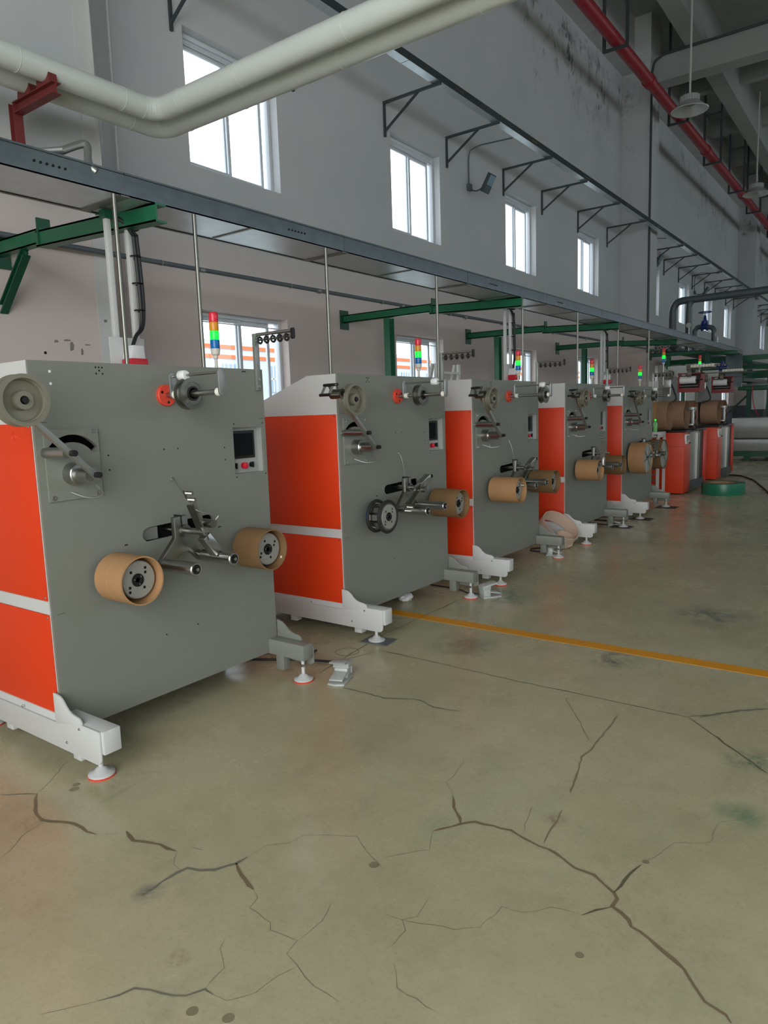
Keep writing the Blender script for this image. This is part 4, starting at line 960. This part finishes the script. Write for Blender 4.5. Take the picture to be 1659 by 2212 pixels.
# ------------------------------------------------------------------ floor things
def pedal(x, y, rz, lab, s=1.0):
    t = thing('foot_pedal', lab, 'foot pedal', (x, y, 0), None, rz); t.scale = (s, s, s)
    add(MB().prism([(-.05, -.07), (.0, -.085), (.05, -.07), (.05, .085), (-.05, .085)], 'z', 0, .012), 'base', 'pedal_grey', t, .003)
    b = MB(); b.prism([(-.045, 0), (-.045, 0)][:0]+[(-.07, .025), (.03, .045), (.03, .055), (-.07, .035)], 'x', -.04, .04)
    add(b, 'tread', 'pedal_grey', t, .003)
    add(MB().box(-.04, .04, .02, .08, .012, .07), 'housing', 'pedal_grey', t, .005)
    b = MB(); b.prism([(.085, .02), (.09, .10), (-.03, .125), (-.05, .118), (-.03, .112), (.02, .1), (.02, .07), (.085, .07)], 'x', -.048, .048)
    add(b, 'hood', 'pedal_grey', t, .004)
pedal(-2.535, 2.975, .35, 'grey metal foot pedal lying in the aisle beside the first machine')
pedal(-2.66, 5.06, .9+R90, 'grey metal foot pedal beside the right foot of the second machine')
pedal(-2.86, 6.86, 1.8, 'grey foot pedal tucked behind the right foot of the third machine')
pedal(-2.95, 9.0, 1.7, 'grey foot pedal on the floor near the fourth machine right foot')
def fplate(x, y, sx, sy_, m, lab, rz=0):
    o = MB().box(-sx/2, sx/2, -sy_/2, sy_/2, 0, .008).build('floor_plate', m); o.location = (x, y, 0.0005); o.rotation_euler.z = rz; tag(o, lab, 'plate', 'steel plates under machine feet')
fplate(-2.77, 3.664, .20, .15, 'plate_grey', 'grey steel plate under the left foot of the second machine', .1)
fplate(-2.82, 8.87, .24, .18, 'plate_dark', 'dark steel plate under the right foot of the fourth machine')
fplate(-2.79, 9.6, .26, .2, 'plate_dark', 'dark steel plate under the left foot of the fifth machine')
fplate(-2.79, 10.86, .28, .22, 'plate_dark', 'dark rusty plate under the right foot of the fifth machine')
# cables on the floor
tag(MB().tube([V(q[0], q[1], q[2]) for q in curve([(-2.55, 3.06, .02), (-2.68, 3.2, .008), (-2.95, 3.12, .008), (-3.2, 2.98, .008), (-3.35, 2.92, .008), (-3.4, 3.05, .008), (-3.2, 3.15, .008), (-3.0, 3.2, .008), (-3.0, 3.3, .008)])], .007, 8).build('floor_cable', 'cable_black'), 'black cable looping on the floor from the first foot pedal', 'cable')
tag(MB().torus((-3.1, 7.02, .009), .1, .007, 'z', 30, 6).build('floor_cable', 'cable_black'), 'small black cable loop behind the third machine right foot', 'cable')
tag(MB().tube(curve([(-3.3, 9.0, .009), (-3.05, 8.93, .009), (-2.95, 9.1, .009), (-3.1, 9.25, .009), (-3.3, 9.25, .009)]), .008, 8).build('floor_cable', 'cable_black'), 'black cable curling on the floor behind the fourth machine', 'cable')
tag(MB().tube(curve([(-2.72, 5.1, .01), (-2.86, 5.05, .008), (-3.0, 5.12, .008), (-3.3, 5.15, .008)]), .006, 8).build('floor_cable', 'cable_black'), 'thin cable running from the second foot pedal under the third machine', 'cable')
cp = [at(u, v_, 2, .01) for u, v_ in ((1575, 1026), (1600, 1028), (1625, 1036), (1640, 1047), (1659, 1064))]
tag(MB().tube(curve([tuple(q) for q in cp]+[tuple(cp[-1]+V(.25, -1.2, 0))]), .014, 8).build('floor_cable', 'cable_black'), 'long dark cable snaking across the far right floor', 'cable')
# cardboard rings leaning by the fourth machine
def ring(R_, ln, loc, axis, m, lab):
    b = MB(); b.lathe([(-ln/2, R_-.006), (-ln/2, R_), (ln/2, R_), (ln/2, R_-.006)], (0, 0, 0), 'z', 56, True); o = b.build('cardboard_ring', m); o.location = loc
    o.rotation_mode = 'QUATERNION'; o.rotation_quaternion = Vector(axis).to_track_quat('Z', 'Y'); tag(o, lab, 'cardboard ring', 'loose cardboard rings on the floor')
ring(.215, .14, (-3.0, 7.27, .20), (.62, -.18, .76), 'card_pale', 'big pale cardboard ring leaning over between the third and fourth machines')
ring(.10, .10, (-2.93, 7.28, .10), (.3, -.1, .95), 'card_pale', 'small cardboard ring standing inside the big leaning ring')
# green strap coil
t = thing('strap_coil', 'flat coil of green plastic strapping lying on the far floor', 'coil', (-2.415, 12.88, 0))
add(MB().lathe([(0, .215), (0, .335), (.19, .335), (.19, .215)], (0, 0, 0), 'z', 56, True), 'strapping', 'strap_green', t, .004)
add(MB().lathe([(.0, .205), (.0, .214), (.185, .214), (.185, .205)], (0, 0, 0), 'z', 48, True), 'core', 'card', t)
# plastic bag on the floor beneath the second machine
b = bmesh.new(); bmesh.ops.create_icosphere(b, subdivisions=3, radius=.045)
for v_ in b.verts: v_.co = V(v_.co.x*1.2, v_.co.y*1.5, max(-.03, v_.co.z*.8))*(1+random.uniform(-.12, .12)); v_.co.z += .031
mb = MB(); mb.b.free(); mb.b = b; o = mb.build('crumpled_bag', 'sticker_white'); o.location = (-3.2, 4.62, 0); tag(o, 'crumpled pale plastic bag on the floor behind the second machine', 'bag')
# A ladder behind the third machine
t = thing('step_ladder', 'white aluminium step ladder standing behind the third machine', 'ladder', (-4.55, 7.75, 0))
for sx_ in (-.5, .02):
    add(MB().bar((0, sx_-.16*0, 0), (0, sx_+.1, 2.08), .05, .03, X), 'rail', 'rod_white', t)
    add(MB().bar((-.5, sx_, 0), (-.05, sx_+.1, 2.08), .045, .03, X), 'rail', 'rod_white', t)
for k in range(7): add(MB().box(-.03, .03, -.46+k*.012, .06+k*.012, .28+k*.28, .305+k*.28), 'rung', 'rod_white', t)

# ------------------------------------------------------------------ building outside the windows
t = thing('factory_building', 'pale factory building with orange stripes seen through the lower windows', 'building', (-30, 0, 0))
add(MB().box(-8, 0, 8, 120, -1, 5.75), 'facade_wall', 'facade', t)
for z0 in (5.3, 4.78): add(MB().box(0, .06, 8, 120, z0, z0+.2), 'stripe', 'facade_orange', t)
for k in range(14):
    f = add(MB().box(0, .08, 23.2+k*3.4, 24.2+k*3.4, 3.0, 4.5), 'window', 'facade_pane', t)
    b = MB()
    for j in range(4): b.box(.08, .11, 23.2+k*3.4+j*.31, 23.27+k*3.4+j*.31, 3.0, 4.5)
    b.box(.08, .11, 23.2+k*3.4, 24.2+k*3.4, 3.7, 3.8); b.build('window_bar', 'sticker_white', f)
o = MB().box(-34, WX-.3, -20, 120, -.4, -.3).build('ground', 'concrete_ceiling', kind='structure')
bpy.context.view_layer.update()
